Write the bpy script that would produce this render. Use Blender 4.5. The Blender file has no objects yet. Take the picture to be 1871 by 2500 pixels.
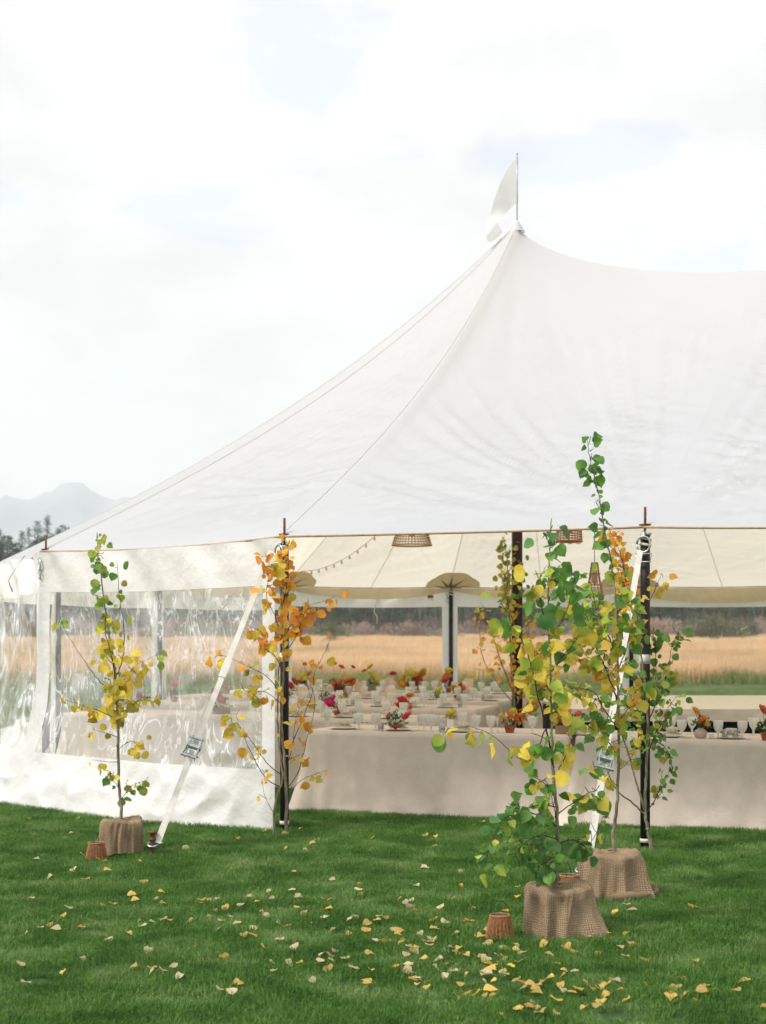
import bpy, bmesh, math, random
import numpy as np
from mathutils import Vector, Matrix, noise
random.seed(7); R=random.random; U=random.uniform; PI=math.pi
SC=bpy.context.scene; COL=SC.collection

# ------------------------------------------------------------------ camera, sky, sun, exposure
F=3600.0; CX=935.5; HY=1550.0; CH=1.6            # focal length in photo pixels, centre column, horizon row, eye height
cam=bpy.data.cameras.new('camera'); co=bpy.data.objects.new('camera',cam); COL.objects.link(co); SC.camera=co
co.location=(0,0,CH); co.rotation_euler=(PI/2,0,0)
cam.sensor_fit='VERTICAL'; cam.sensor_height=56; cam.sensor_width=56; cam.lens=F/2500*56; cam.shift_y=(HY-1250)/2500
cam.clip_start=.1; cam.clip_end=20000
cam.dof.use_dof=True; cam.dof.focus_distance=9.3; cam.dof.aperture_fstop=5.6
SUN_EL=math.radians(52); SUN_AZ=math.radians(-120)
W=bpy.data.worlds.new('World'); SC.world=W; W.use_nodes=True
nt=W.node_tree; nt.nodes.clear(); N=nt.nodes.new; L=nt.links.new
out=N('ShaderNodeOutputWorld'); mix=N('ShaderNodeMixShader'); b1=N('ShaderNodeBackground'); b2=N('ShaderNodeBackground')
sky=N('ShaderNodeTexSky'); sky.sky_type='NISHITA'; sky.sun_disc=False; sky.sun_elevation=SUN_EL; sky.sun_rotation=SUN_AZ
b1.inputs[1].default_value=.15; L(sky.outputs[0],b1.inputs[0])
tc=N('ShaderNodeTexCoord'); mp=N('ShaderNodeMapping'); mp.inputs['Scale'].default_value=(1,1,1.9); mp.inputs['Location'].default_value=(.35,1.7,.42)
n1=N('ShaderNodeTexNoise'); n1.inputs['Scale'].default_value=5.2; n1.inputs['Detail'].default_value=12; n1.inputs['Roughness'].default_value=.52; n1.inputs['Distortion'].default_value=.35
L(tc.outputs['Generated'],mp.inputs[0]); L(mp.outputs[0],n1.inputs[0])
r1=N('ShaderNodeValToRGB'); r1.color_ramp.elements[0].position=.41; r1.color_ramp.elements[0].color=(.74,.74,.74,1); r1.color_ramp.elements[1].position=.455; r1.color_ramp.elements[1].color=(1,1,1,1)
L(n1.outputs[0],r1.inputs[0])
n2=N('ShaderNodeTexNoise'); n2.inputs['Scale'].default_value=5.5; n2.inputs['Detail'].default_value=12; n2.inputs['Roughness'].default_value=.55; L(mp.outputs[0],n2.inputs[0])
r2=N('ShaderNodeValToRGB'); r2.color_ramp.elements[0].position=.44; r2.color_ramp.elements[0].color=(1.0,1.0,1.0,1); r2.color_ramp.elements[1].position=.60; r2.color_ramp.elements[1].color=(.86,.86,.875,1)
L(n2.outputs[0],r2.inputs[0]); L(r2.outputs[0],b2.inputs[0]); b2.inputs[1].default_value=.615
L(r1.outputs[0],mix.inputs[0]); L(b1.outputs[0],mix.inputs[1]); L(b2.outputs[0],mix.inputs[2]); L(mix.outputs[0],out.inputs[0])
sd=bpy.data.lights.new('sun','SUN'); sd.energy=2.8; sd.angle=math.radians(11); sd.color=(1,.95,.88)
so=bpy.data.objects.new('sun',sd); COL.objects.link(so)
sdir=Vector((math.sin(SUN_AZ)*math.cos(SUN_EL),math.cos(SUN_AZ)*math.cos(SUN_EL),math.sin(SUN_EL)))
so.rotation_euler=sdir.to_track_quat('Z','Y').to_euler()
SC.view_settings.view_transform='Standard'; SC.view_settings.look='None'; SC.view_settings.exposure=0.78; SC.view_settings.gamma=1; SC.view_settings.use_curve_mapping=False
SC.render.engine='CYCLES'
SC.cycles.transparent_max_bounces=24; SC.cycles.max_bounces=8; SC.cycles.volume_bounces=3

# ------------------------------------------------------------------ helpers
def px(x,y,Y): s=F/Y; return Vector(((x-CX)/s, Y, CH+(HY-y)/s))
class MB:
    def __init__(s): s.v=[]; s.f=[]; s.uv=None
    def add(s,vs,fs):
        o=len(s.v); s.v+= [tuple(v) for v in vs]; s.f+=[tuple(i+o for i in f) for f in fs]; return s
    def box(s,c,d,rz=0,m=None):
        x,y,z=[k/2 for k in d]
        vs=[Vector((a*x,b*y,e*z)) for a in(-1,1) for b in(-1,1) for e in(-1,1)]
        M=Matrix.Rotation(rz,3,'Z') if m is None else m
        vs=[M@v+Vector(c) for v in vs]
        return s.add(vs,[(0,1,3,2),(4,6,7,5),(0,4,5,1),(2,3,7,6),(0,2,6,4),(1,5,7,3)])
    def tube(s,pts,r,n=6,cap=True):
        pts=[Vector(p) for p in pts]; rs=r if isinstance(r,(list,tuple)) else [r]*len(pts)
        vs=[]; fs=[]; up=None
        for i,p in enumerate(pts):
            t=(pts[min(i+1,len(pts)-1)]-pts[max(i-1,0)])
            if t.length<1e-9: t=Vector((0,0,1))
            t.normalize()
            if up is None: up=t.orthogonal().normalized()
            up=(up-t*up.dot(t)); up=up.normalized() if up.length>1e-6 else t.orthogonal().normalized()
            b=t.cross(up)
            for k in range(n):
                a=2*PI*k/n; vs.append(p+(up*math.cos(a)+b*math.sin(a))*rs[i])
        for i in range(len(pts)-1):
            for k in range(n): fs.append((i*n+k,i*n+(k+1)%n,(i+1)*n+(k+1)%n,(i+1)*n+k))
        if cap: fs.append(tuple(range(n))[::-1]); fs.append(tuple((len(pts)-1)*n+k for k in range(n)))
        return s.add(vs,fs)
    def lathe(s,prof,c=(0,0,0),n=16,fn=None):
        vs=[]; fs=[]
        for i,(r,z) in enumerate(prof):
            for k in range(n):
                a=2*PI*k/n; rr=r*(fn(a,i) if fn else 1); vs.append((c[0]+rr*math.cos(a),c[1]+rr*math.sin(a),c[2]+z))
        for i in range(len(prof)-1):
            for k in range(n): fs.append((i*n+k,i*n+(k+1)%n,(i+1)*n+(k+1)%n,(i+1)*n+k))
        return s.add(vs,fs)
    def mesh(s,name,m,smooth=True):
        me=bpy.data.meshes.new(name); me.from_pydata(s.v,[],s.f); me.update()
        if m: me.materials.append(m)
        if smooth: me.polygons.foreach_set('use_smooth',[True]*len(me.polygons))
        return me
    def build(s,name,m,parent=None,smooth=True,loc=None):
        return link(name,s.mesh(name,m,smooth),parent,loc)
def link(name,me,parent=None,loc=None):
    o=bpy.data.objects.new(name,me); COL.objects.link(o)
    if parent is not None: o.parent=parent
    if loc is not None: o.location=loc
    return o
def tag(o,label=None,cat=None,group=None,kind=None):
    if label: o['label']=label
    if cat: o['category']=cat
    if group: o['group']=group
    if kind: o['kind']=kind
    return o
def thing(name,label,cat,loc=(0,0,0),rz=0,group=None):
    o=bpy.data.objects.new(name,None); COL.objects.link(o); o.location=loc; o.rotation_euler=(0,0,rz); o.empty_display_size=.1
    return tag(o,label,cat,group)
def copy_tree(o,parent=None):
    c=o.copy(); COL.objects.link(c)
    if parent is not None: c.parent=parent
    for ch in KIDS.get(o,[]) or [k for k in o.children]: copy_tree(ch,c)
    return c
KIDS={}
def grid(nu,nv,fn,m,name,parent=None,uv=True,closed=False):
    vs=[]; uvs=[]
    for j in range(nv+1):
        for i in range(nu+1):
            u=i/nu; v=j/nv; vs.append(tuple(fn(u,v))); uvs.append((u,v))
    fs=[(j*(nu+1)+i,j*(nu+1)+i+1,(j+1)*(nu+1)+i+1,(j+1)*(nu+1)+i) for j in range(nv) for i in range(nu)]
    me=bpy.data.meshes.new(name); me.from_pydata(vs,[],fs); me.materials.append(m)
    if uv:
        l=me.uv_layers.new(name='UVMap'); idx=np.zeros(len(me.loops),dtype=np.int32); me.loops.foreach_get('vertex_index',idx)
        l.data.foreach_set('uv',np.array(uvs,dtype=np.float32)[idx].ravel())
    me.polygons.foreach_set('use_smooth',[True]*len(me.polygons)); me.update()
    return link(name,me,parent)

# ------------------------------------------------------------------ materials
def nm(name):
    m=bpy.data.materials.new(name); m.use_nodes=True; t=m.node_tree; t.nodes.clear(); return m,t,t.nodes.new,t.links.new
def noise_fac(t,scale,detail=4,coord='Object',rough=.55,stretch=None,dist=0):
    N=t.nodes.new; c=N('ShaderNodeTexCoord') if coord!='World' else N('ShaderNodeNewGeometry')
    o=c.outputs['Position'] if coord=='World' else c.outputs[coord]
    if stretch:
        mpn=N('ShaderNodeMapping'); mpn.inputs['Scale'].default_value=stretch; t.links.new(o,mpn.inputs[0]); o=mpn.outputs[0]
    n=N('ShaderNodeTexNoise'); n.inputs['Scale'].default_value=scale; n.inputs['Detail'].default_value=detail; n.inputs['Roughness'].default_value=rough; n.inputs['Distortion'].default_value=dist
    t.links.new(o,n.inputs[0]); return n.outputs[0]
def ramp(t,fac,stops):
    r=t.nodes.new('ShaderNodeValToRGB'); cr=r.color_ramp
    while len(cr.elements)<len(stops): cr.elements.new(.5)
    for e,(p,c) in zip(cr.elements,stops): e.position=p; e.color=(*c,1)
    t.links.new(fac,r.inputs[0]); return r.outputs[0]
def bump(t,h,strength,dist):
    b=t.nodes.new('ShaderNodeBump'); b.inputs['Strength'].default_value=strength; b.inputs['Distance'].default_value=dist; t.links.new(h,b.inputs['Height']); return b.outputs[0]
def solid(name,c1,c2=None,scale=6,rough=.7,bs=0,bd=.01,bscale=40,metal=0,coord='Object',stretch=None,spec=.3,transl=0,tcol=None):
    m,t,N,L=nm(name); c2=c2 or tuple(k*.8 for k in c1)
    f=noise_fac(t,scale,5,coord,stretch=stretch); c=ramp(t,f,[(.35,c2),(.65,c1)])
    p=N('ShaderNodeBsdfPrincipled'); L(c,p.inputs['Base Color']); p.inputs['Roughness'].default_value=rough; p.inputs['Metallic'].default_value=metal; p.inputs['Specular IOR Level'].default_value=spec
    nrm=None
    if bs: nrm=bump(t,noise_fac(t,bscale,4,coord),bs,bd); L(nrm,p.inputs['Normal'])
    o=N('ShaderNodeOutputMaterial'); s=p.outputs[0]
    if transl:
        tr=N('ShaderNodeBsdfTranslucent'); 
        if tcol: tr.inputs[0].default_value=(*tcol,1)
        else: L(c,tr.inputs[0])
        if nrm: L(nrm,tr.inputs['Normal'])
        mx=N('ShaderNodeMixShader'); mx.inputs[0].default_value=transl; L(s,mx.inputs[1]); L(tr.outputs[0],mx.inputs[2]); s=mx.outputs[0]
    L(s,o.inputs[0]); return m
def fabric_roof():
    m,t,N,L=nm('sailcloth'); c=ramp(t,noise_fac(t,1.2,5,'Object'),[(.3,(.655,.69,.765)),(.7,(.685,.72,.795))])
    # fabric weave and small creases
    nb=noise_fac(t,11,5,'Object',.6,(1,.35,1),.6); nrm=bump(t,nb,.16,.015)
    d=N('ShaderNodeBsdfPrincipled'); L(c,d.inputs['Base Color']); d.inputs['Roughness'].default_value=.33; d.inputs['Specular IOR Level'].default_value=.5; L(nrm,d.inputs['Normal'])
    tr=N('ShaderNodeBsdfTranslucent'); tr.inputs[0].default_value=(.98,.91,.76,1); L(nrm,tr.inputs['Normal'])
    geo=N('ShaderNodeNewGeometry')
    mx=N('ShaderNodeMixShader'); mx.inputs[0].default_value=.46; L(d.outputs[0],mx.inputs[1]); L(tr.outputs[0],mx.inputs[2])
    o=N('ShaderNodeOutputMaterial'); L(mx.outputs[0],o.inputs[0]); return m
M={}
M['roof']=fabric_roof()
M['wallwhite']=solid('white_vinyl',(.84,.85,.87),(.78,.785,.79),3,.42,.7,.04,5,transl=.38,tcol=(.98,.95,.87))
M['tan']=solid('tan_webbing',(.50,.38,.22),(.40,.29,.16),20,.8,transl=.2)
M['patch']=solid('doubled_sailcloth',(.66,.58,.40),(.58,.50,.33),10,.7,transl=.3,tcol=(.75,.62,.38))
M['patch2']=solid('tripled_sailcloth',(.26,.21,.13),(.22,.18,.11),10,.7,transl=.12)
M['pole']=solid('black_painted_pole',(.016,.011,.010),(.008,.006,.006),3,.55,stretch=(6,6,.6))
M['cpole']=solid('dark_stained_pole',(.04,.014,.008),(.014,.006,.004),3,.5,stretch=(8,8,.5))
M['rust']=solid('rusty_steel',(.16,.055,.025),(.07,.03,.02),30,.75,.4,.005,80)
M['steel']=solid('zinc_steel',(.55,.62,.62),(.30,.36,.36),60,.35,metal=.8,spec=.5)
M['web']=solid('white_webbing',(.66,.64,.60),(.54,.52,.46),14,.75,.3,.002,200)
M['linen']=solid('natural_linen',(.68,.59,.51),(.61,.525,.455),7,.95,.8,.006,110,spec=.05)
M['creamlinen']=solid('cream_linen',(.80,.74,.62),(.74,.68,.56),5,.95,.3,.004,120,spec=.05)
M['black']=solid('underside_shade',(.012,.011,.012),(.007,.007,.008),5,.95)
M['terra']=solid('terracotta',(.36,.10,.04),(.24,.06,.03),20,.8)
M['stoneware']=solid('speckled_stoneware',(.52,.40,.33),(.42,.32,.26),90,.8)
M['ceramic']=solid('cream_ceramic',(.80,.77,.70),(.74,.71,.64),10,.35)
M['paper']=solid('peach_card',(.72,.52,.38),(.68,.48,.34),10,.9)
M['paperwhite']=solid('white_card',(.80,.78,.72),None,10,.9)
M['gold']=solid('brushed_gold',(.70,.47,.20),(.6,.38,.14),30,.3,metal=.9)
M['napkin']=solid('pale_linen_napkin',(.62,.56,.46),(.54,.48,.38),10,.95)
M['sage']=solid('sage_leaf_garnish',(.16,.22,.12),(.10,.15,.08),30,.8)
M['woodbox']=solid('weathered_wood',(.34,.23,.13),(.24,.16,.09),20,.85,stretch=(1,1,8))
M['rattan']=solid('rattan_cord',(.40,.19,.075),(.26,.11,.04),60,.75)
M['wire']=solid('black_wire',(.02,.02,.022),(.012,.012,.013),10,.5)
M['panel']=solid('dark_lamp_top',(.07,.075,.085),(.03,.032,.04),30,.3)
M['wicker']=solid('honey_wicker',(.56,.34,.13),(.42,.23,.08),40,.7)
M['wicker2']=solid('amber_wicker',(.46,.17,.05),(.34,.11,.03),40,.7)
M['bark']=solid('aspen_bark',(.27,.25,.17),(.13,.11,.07),35,.85,.5,.004,60,stretch=(1,1,.4))
M['twig']=solid('reddish_twig',(.075,.035,.025),(.04,.02,.016),35,.8)
M['soil']=solid('dark_pot',(.02,.018,.018),None,10,.8)
M['pinebark']=solid('pine_bark',(.07,.055,.045),None,4,.9)
M['lampshade']=solid('white_lampshade',(.82,.80,.76),None,10,.8,transl=.4)
M['bulb']=solid('clear_bulb',(.62,.52,.38),None,10,.2)
# glass for tableware
def glassy(name,tr,white,bs,scale,rough=.08,tint=(1,1,1)):
    m,t,N,L=nm(name); nrm=bump(t,noise_fac(t,scale,3,'Object'),bs,.01)
    a=N('ShaderNodeBsdfTransparent'); a.inputs[0].default_value=(*tint,1)
    g=N('ShaderNodeBsdfGlossy'); g.inputs['Roughness'].default_value=rough; L(nrm,g.inputs['Normal'])
    d=N('ShaderNodeBsdfTranslucent'); d.inputs[0].default_value=(.95,.94,.9,1); L(nrm,d.inputs['Normal'])
    d2=N('ShaderNodeBsdfDiffuse'); d2.inputs[0].default_value=(.85,.84,.8,1); L(nrm,d2.inputs['Normal'])
    m0=N('ShaderNodeMixShader'); m0.inputs[0].default_value=.5; L(d.outputs[0],m0.inputs[1]); L(d2.outputs[0],m0.inputs[2])
    m1=N('ShaderNodeMixShader'); m1.inputs[0].default_value=white; L(g.outputs[0],m1.inputs[1]); L(m0.outputs[0],m1.inputs[2])
    lw=N('ShaderNodeFresnel'); lw.inputs[0].default_value=1.45; L(nrm,lw.inputs['Normal'])
    ad=N('ShaderNodeMath'); ad.operation='ADD'; ad.use_clamp=True; ad.inputs[1].default_value=1-tr; L(lw.outputs[0],ad.inputs[0])
    m2=N('ShaderNodeMixShader'); L(ad.outputs[0],m2.inputs[0]); L(a.outputs[0],m2.inputs[1]); L(m1.outputs[0],m2.inputs[2])
    o=N('ShaderNodeOutputMaterial'); L(m2.outputs[0],o.inputs[0]); return m
M['glass']=glassy('pressed_glass',.45,.85,.9,110)
M['darkglass']=glassy('smooth_tumbler_glass',.72,.2,.1,10)
def vinyl(name,base,scale,bs,white):
    m,t,N,L=nm(name)
    nA=noise_fac(t,scale,4,'Object',.5,(1,1,.45),1.6); nrm=bump(t,nA,bs,.05)
    a=N('ShaderNodeBsdfTransparent'); a.inputs[0].default_value=(.97,.975,.97,1)
    g=N('ShaderNodeBsdfGlossy'); g.inputs['Roughness'].default_value=.24; L(nrm,g.inputs['Normal'])
    d=N('ShaderNodeBsdfDiffuse'); d.inputs[0].default_value=(.85,.86,.85,1); L(nrm,d.inputs['Normal'])
    m1=N('ShaderNodeMixShader'); m1.inputs[0].default_value=white; L(g.outputs[0],m1.inputs[1]); L(d.outputs[0],m1.inputs[2])
    # creased streaks, where the sheet is milky
    cr=noise_fac(t,scale*1.3,4,'Object',.5,(1,1,.28),2.0)
    ab=N('ShaderNodeMath'); ab.operation='SUBTRACT'; L(cr,ab.inputs[0]); ab.inputs[1].default_value=.5
    ab2=N('ShaderNodeMath'); ab2.operation='ABSOLUTE'; L(ab.outputs[0],ab2.inputs[0])
    mr=N('ShaderNodeMapRange'); mr.inputs['From Min'].default_value=0; mr.inputs['From Max'].default_value=.035; mr.inputs['To Min'].default_value=base[1]; mr.inputs['To Max'].default_value=base[0]; L(ab2.outputs[0],mr.inputs[0])
    pn=noise_fac(t,1.3,3,'Object'); pm=N('ShaderNodeMapRange'); pm.inputs['From Min'].default_value=.35; pm.inputs['From Max'].default_value=.7; pm.inputs['To Min'].default_value=.5; pm.inputs['To Max'].default_value=1.5; L(pn,pm.inputs[0])
    mu=N('ShaderNodeMath'); mu.operation='MULTIPLY'; mu.use_clamp=True; L(mr.outputs[0],mu.inputs[0]); L(pm.outputs[0],mu.inputs[1])
    m2=N('ShaderNodeMixShader'); L(mu.outputs[0],m2.inputs[0]); L(a.outputs[0],m2.inputs[1]); L(m1.outputs[0],m2.inputs[2])
    o=N('ShaderNodeOutputMaterial'); L(m2.outputs[0],o.inputs[0]); return m
M['vinyl']=vinyl('creased_clear_vinyl',(.34,.88),4,.7,.5)
M['vinyl2']=vinyl('wrinkled_clear_vinyl',(.38,1.0),3,.9,.5)
M['vinylfar']=vinyl('smooth_clear_vinyl',(.05,.16),1.5,.3,.6)
def burlap():
    m,t,N,L=nm('burlap'); tcd=N('ShaderNodeTexCoord')
    ws=[]
    for ax in ('X','Y'):
        w=N('ShaderNodeTexWave'); w.wave_type='BANDS'; w.bands_direction=ax; w.inputs['Scale'].default_value=38 if ax=='X' else 13.5; w.inputs['Distortion'].default_value=6; w.inputs['Detail'].default_value=3; w.inputs['Detail Scale'].default_value=1.2
        L(tcd.outputs['UV'],w.inputs[0]); ws.append(w.outputs['Fac'])
    mu=N('ShaderNodeMath'); mu.operation='MULTIPLY'; L(ws[0],mu.inputs[0]); L(ws[1],mu.inputs[1])
    base=ramp(t,noise_fac(t,5,5,'Object'),[(.3,(.25,.18,.115)),(.7,(.42,.32,.21))])
    mc=N('ShaderNodeMix'); mc.data_type='RGBA'; mc.blend_type='MULTIPLY'; mc.inputs[0].default_value=.9
    cc=ramp(t,mu.outputs[0],[(.0,(.50,.47,.44)),(.55,(1.2,1.2,1.2))])
    L(base,mc.inputs[6]); L(cc,mc.inputs[7])
    p=N('ShaderNodeBsdfPrincipled'); L(mc.outputs[2],p.inputs['Base Color']); p.inputs['Roughness'].default_value=.95; p.inputs['Specular IOR Level'].default_value=.05
    L(bump(t,mu.outputs[0],.45,.006),p.inputs['Normal']); o=N('ShaderNodeOutputMaterial'); L(p.outputs[0],o.inputs[0]); return m
M['burlap']=burlap()
def leafmat(name,ca,cb,cc):
    m,t,N,L=nm(name); oi=N('ShaderNodeObjectInfo'); tcd=N('ShaderNodeTexCoord')
    v=N('ShaderNodeVectorMath'); v.operation='ADD'; L(tcd.outputs['Object'],v.inputs[0])
    cb_=N('ShaderNodeCombineXYZ'); mm=N('ShaderNodeMath'); mm.operation='MULTIPLY'; mm.inputs[1].default_value=50; L(oi.outputs['Random'],mm.inputs[0]); L(mm.outputs[0],cb_.inputs[0]); L(mm.outputs[0],cb_.inputs[2]); L(cb_.outputs[0],v.inputs[1])
    n=N('ShaderNodeTexNoise'); n.inputs['Scale'].default_value=1.1; n.inputs['Detail'].default_value=4; L(v.outputs[0],n.inputs[0])
    c=ramp(t,n.outputs[0],[(.32,ca),(.5,cb),(.68,cc)])
    sp_=N('ShaderNodeTexNoise'); sp_.inputs['Scale'].default_value=5; sp_.inputs['Detail'].default_value=2; L(v.outputs[0],sp_.inputs[0])
    sr=N('ShaderNodeMapRange'); sr.inputs['From Min'].default_value=.66; sr.inputs['From Max'].default_value=.74; sr.inputs['To Max'].default_value=.8; L(sp_.outputs[0],sr.inputs[0])
    sm=N('ShaderNodeMix'); sm.data_type='RGBA'; L(sr.outputs[0],sm.inputs[0]); L(c,sm.inputs[6]); sm.inputs[7].default_value=(.16,.075,.025,1); c=sm.outputs[2]
    hs=N('ShaderNodeHueSaturation'); L(c,hs.inputs['Color'])
    mr=N('ShaderNodeMapRange'); L(oi.outputs['Random'],mr.inputs[0]); mr.inputs['To Min'].default_value=.72; mr.inputs['To Max'].default_value=1.25; L(mr.outputs[0],hs.inputs['Value'])
    bk=N('ShaderNodeNewGeometry'); bc=N('ShaderNodeMix'); bc.data_type='RGBA'; bc.blend_type='MIX'; bf=N('ShaderNodeMath'); bf.operation='MULTIPLY'; bf.inputs[1].default_value=.13; L(bk.outputs['Backfacing'],bf.inputs[0]); L(bf.outputs[0],bc.inputs[0]); L(hs.outputs[0],bc.inputs[6]); bc.inputs[7].default_value=(.38,.44,.34,1)
    # veins from the leaf's own coordinates (x across, y along)
    sx=N('ShaderNodeSeparateXYZ'); L(tcd.outputs['Object'],sx.inputs[0]); ax=N('ShaderNodeMath'); ax.operation='ABSOLUTE'; L(sx.outputs[0],ax.inputs[0])
    vy=N('ShaderNodeMath'); vy.operation='MULTIPLY_ADD'; vy.inputs[1].default_value=-.8; L(ax.outputs[0],vy.inputs[0]); L(sx.outputs[1],vy.inputs[2])
    sn=N('ShaderNodeMath'); sn.operation='SINE'; m3=N('ShaderNodeMath'); m3.operation='MULTIPLY'; m3.inputs[1].default_value=34; L(vy.outputs[0],m3.inputs[0]); L(m3.outputs[0],sn.inputs[0])
    p=N('ShaderNodeBsdfPrincipled'); L(bc.outputs[2],p.inputs['Base Color']); p.inputs['Roughness'].default_value=.55; p.inputs['Specular IOR Level'].default_value=.18
    nr=bump(t,sn.outputs[0],.10,.02); L(nr,p.inputs['Normal'])
    tr=N('ShaderNodeBsdfTranslucent'); L(hs.outputs[0],tr.inputs[0]); mx=N('ShaderNodeMixShader'); mx.inputs[0].default_value=.5; L(p.outputs[0],mx.inputs[1]); L(tr.outputs[0],mx.inputs[2])
    o=N('ShaderNodeOutputMaterial'); L(mx.outputs[0],o.inputs[0]); return m
LM={'g':leafmat('leaf_green',(.075,.22,.030),(.12,.30,.040),(.20,.38,.05)),
    'd':leafmat('leaf_bluegreen',(.07,.22,.055),(.10,.29,.065),(.17,.36,.09)),
    'l':leafmat('leaf_lime',(.30,.46,.045),(.48,.54,.06),(.20,.40,.05)),
    'm':leafmat('leaf_olive',(.30,.32,.03),(.50,.42,.045),(.20,.26,.03)),
    'y':leafmat('leaf_yellow',(.85,.58,.04),(.88,.68,.08),(.60,.58,.06)),
    'o':leafmat('leaf_orange',(.88,.34,.03),(.88,.45,.04),(.76,.50,.05)),
    'r':leafmat('leaf_red_orange',(.72,.18,.03),(.78,.30,.04),(.70,.38,.05)),
    'p':leafmat('leaf_pale_fallen',(.80,.62,.34),(.80,.66,.42),(.74,.50,.18)),
    'f':leafmat('leaf_gold_fallen',(.76,.50,.10),(.80,.56,.14),(.70,.36,.07))}
FLM={'orange':solid('orange_petals',(.78,.24,.02),(.62,.14,.01),40,.7,transl=.2),'red':solid('red_petals',(.62,.03,.02),(.45,.015,.015),40,.7,transl=.2),
     'pink':solid('magenta_petals',(.62,.03,.16),(.48,.02,.12),40,.7,transl=.2),'yellow':solid('mustard_petals',(.66,.52,.05),(.5,.42,.04),40,.7,transl=.2),
     'amber':solid('amber_petals',(.78,.40,.04),(.66,.28,.03),40,.7,transl=.2),'white':solid('white_petals',(.78,.76,.66),(.6,.62,.45),40,.7),
     'coral':solid('coral_petals',(.74,.14,.08),(.60,.09,.05),40,.7,transl=.2),'rust':solid('rust_petals',(.50,.13,.03),(.38,.08,.02),40,.7),'green':solid('garnish_greens',(.07,.15,.035),(.035,.085,.025),30,.7)}
def grassmat(name,stops,ws,transl=.3):
    m,t,N,L=nm(name)
    f1=noise_fac(t,ws,5,'World',.6); oi=N('ShaderNodeObjectInfo')
    c=ramp(t,f1,stops); f2=noise_fac(t,60,2,'World')
    mr=N('ShaderNodeMapRange'); L(f2,mr.inputs[0]); mr.inputs['From Min'].default_value=.25; mr.inputs['From Max'].default_value=.75; mr.inputs['To Min'].default_value=.40; mr.inputs['To Max'].default_value=1.8
    hs=N('ShaderNodeHueSaturation'); L(c,hs.inputs['Color']); L(mr.outputs[0],hs.inputs['Value'])
    p=N('ShaderNodeBsdfPrincipled'); L(hs.outputs[0],p.inputs['Base Color']); p.inputs['Roughness'].default_value=.55; p.inputs['Specular IOR Level'].default_value=.3
    tr=N('ShaderNodeBsdfTranslucent'); L(hs.outputs[0],tr.inputs[0]); mx=N('ShaderNodeMixShader'); mx.inputs[0].default_value=transl; L(p.outputs[0],mx.inputs[1]); L(tr.outputs[0],mx.inputs[2])
    o=N('ShaderNodeOutputMaterial'); L(mx.outputs[0],o.inputs[0]); return m
M['grass']=grassmat('lawn_grass',[(.32,(.035,.105,.012)),(.5,(.080,.185,.028)),(.68,(.19,.29,.095))],2.4)
M['grassfar']=grassmat('back_lawn_hazed',[(.3,(.10,.17,.05)),(.5,(.15,.22,.07)),(.7,(.22,.29,.12))],.4)  # paler than the front lawn: haze and brightness put into the colour
M['soilgrass']=solid('lawn_thatch',(.034,.08,.016),(.018,.045,.010),8,.95,coord='Object')
M['straw']=grassmat('meadow_straw',[(.3,(.50,.37,.22)),(.5,(.68,.49,.29)),(.7,(.76,.59,.39))],.12)
M['field']=solid('dry_meadow',(.52,.38,.24),(.36,.27,.16),.35,.95)
M['weeds']=grassmat('meadow_edge_weeds',[(.3,(.14,.20,.05)),(.6,(.34,.30,.10))],.3)
M['pine']=solid('pine_needles',(.026,.095,.050),(.012,.045,.028),.8,.8)
M['bluepine']=solid('blue_spruce_needles',(.06,.11,.13),(.035,.065,.08),.8,.8)
M['willow']=solid('bare_willow',(.36,.23,.22),(.22,.18,.13),.5,.9)
M['shrub']=solid('field_shrub',(.16,.19,.08),(.08,.11,.05),1,.9)
M['rock']=solid('mountain_rock',(.30,.31,.34),(.16,.18,.21),.004,.95)

# ------------------------------------------------------------------ ground
def gz(x,y): 
    d=max(0,y-46); return .012*d if d<140 else 1.68+(d-140)*.03
def lawnedge(x): return 47+.9*math.sin(x*.7)+.6*math.sin(x*1.9+1)
lw=grid(60,40,lambda u,v:(-45+90*u,-12+(lawnedge(-45+90*u)+12)*v,0),M['soilgrass'],'lawn'); tag(lw,kind='structure')
xs=[-3600,-1200,-400,-160,-80,-40,-20,0,20,40,80,160,400,1200,3600]; ys=[-300,-60,-15,20,46,60,90,130,186,260,500,1200,3400]
g=MB(); g.add([(x,y,(gz(x,y) if y<800 else gz(x,500)+(y-500)*.01)-.03) for y in ys for x in xs],[(j*15+i,j*15+i+1,(j+1)*15+i+1,(j+1)*15+i) for j in range(len(ys)-1) for i in range(14)])
tag(g.build('meadow',M['field'],smooth=True),kind='structure')
g=MB(); ys=[137,150,170,186,260,500,1200,3380]
g.add([(x,y,(gz(x,y) if y<800 else gz(x,500)+(y-500)*.01)+.06) for y in ys for x in [v*.999 for v in xs]],[(j*15+i,j*15+i+1,(j+1)*15+i+1,(j+1)*15+i) for j in range(len(ys)-1) for i in range(14)])
tag(g.build('forest_floor',M['pine'],smooth=True),kind='structure')

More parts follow.
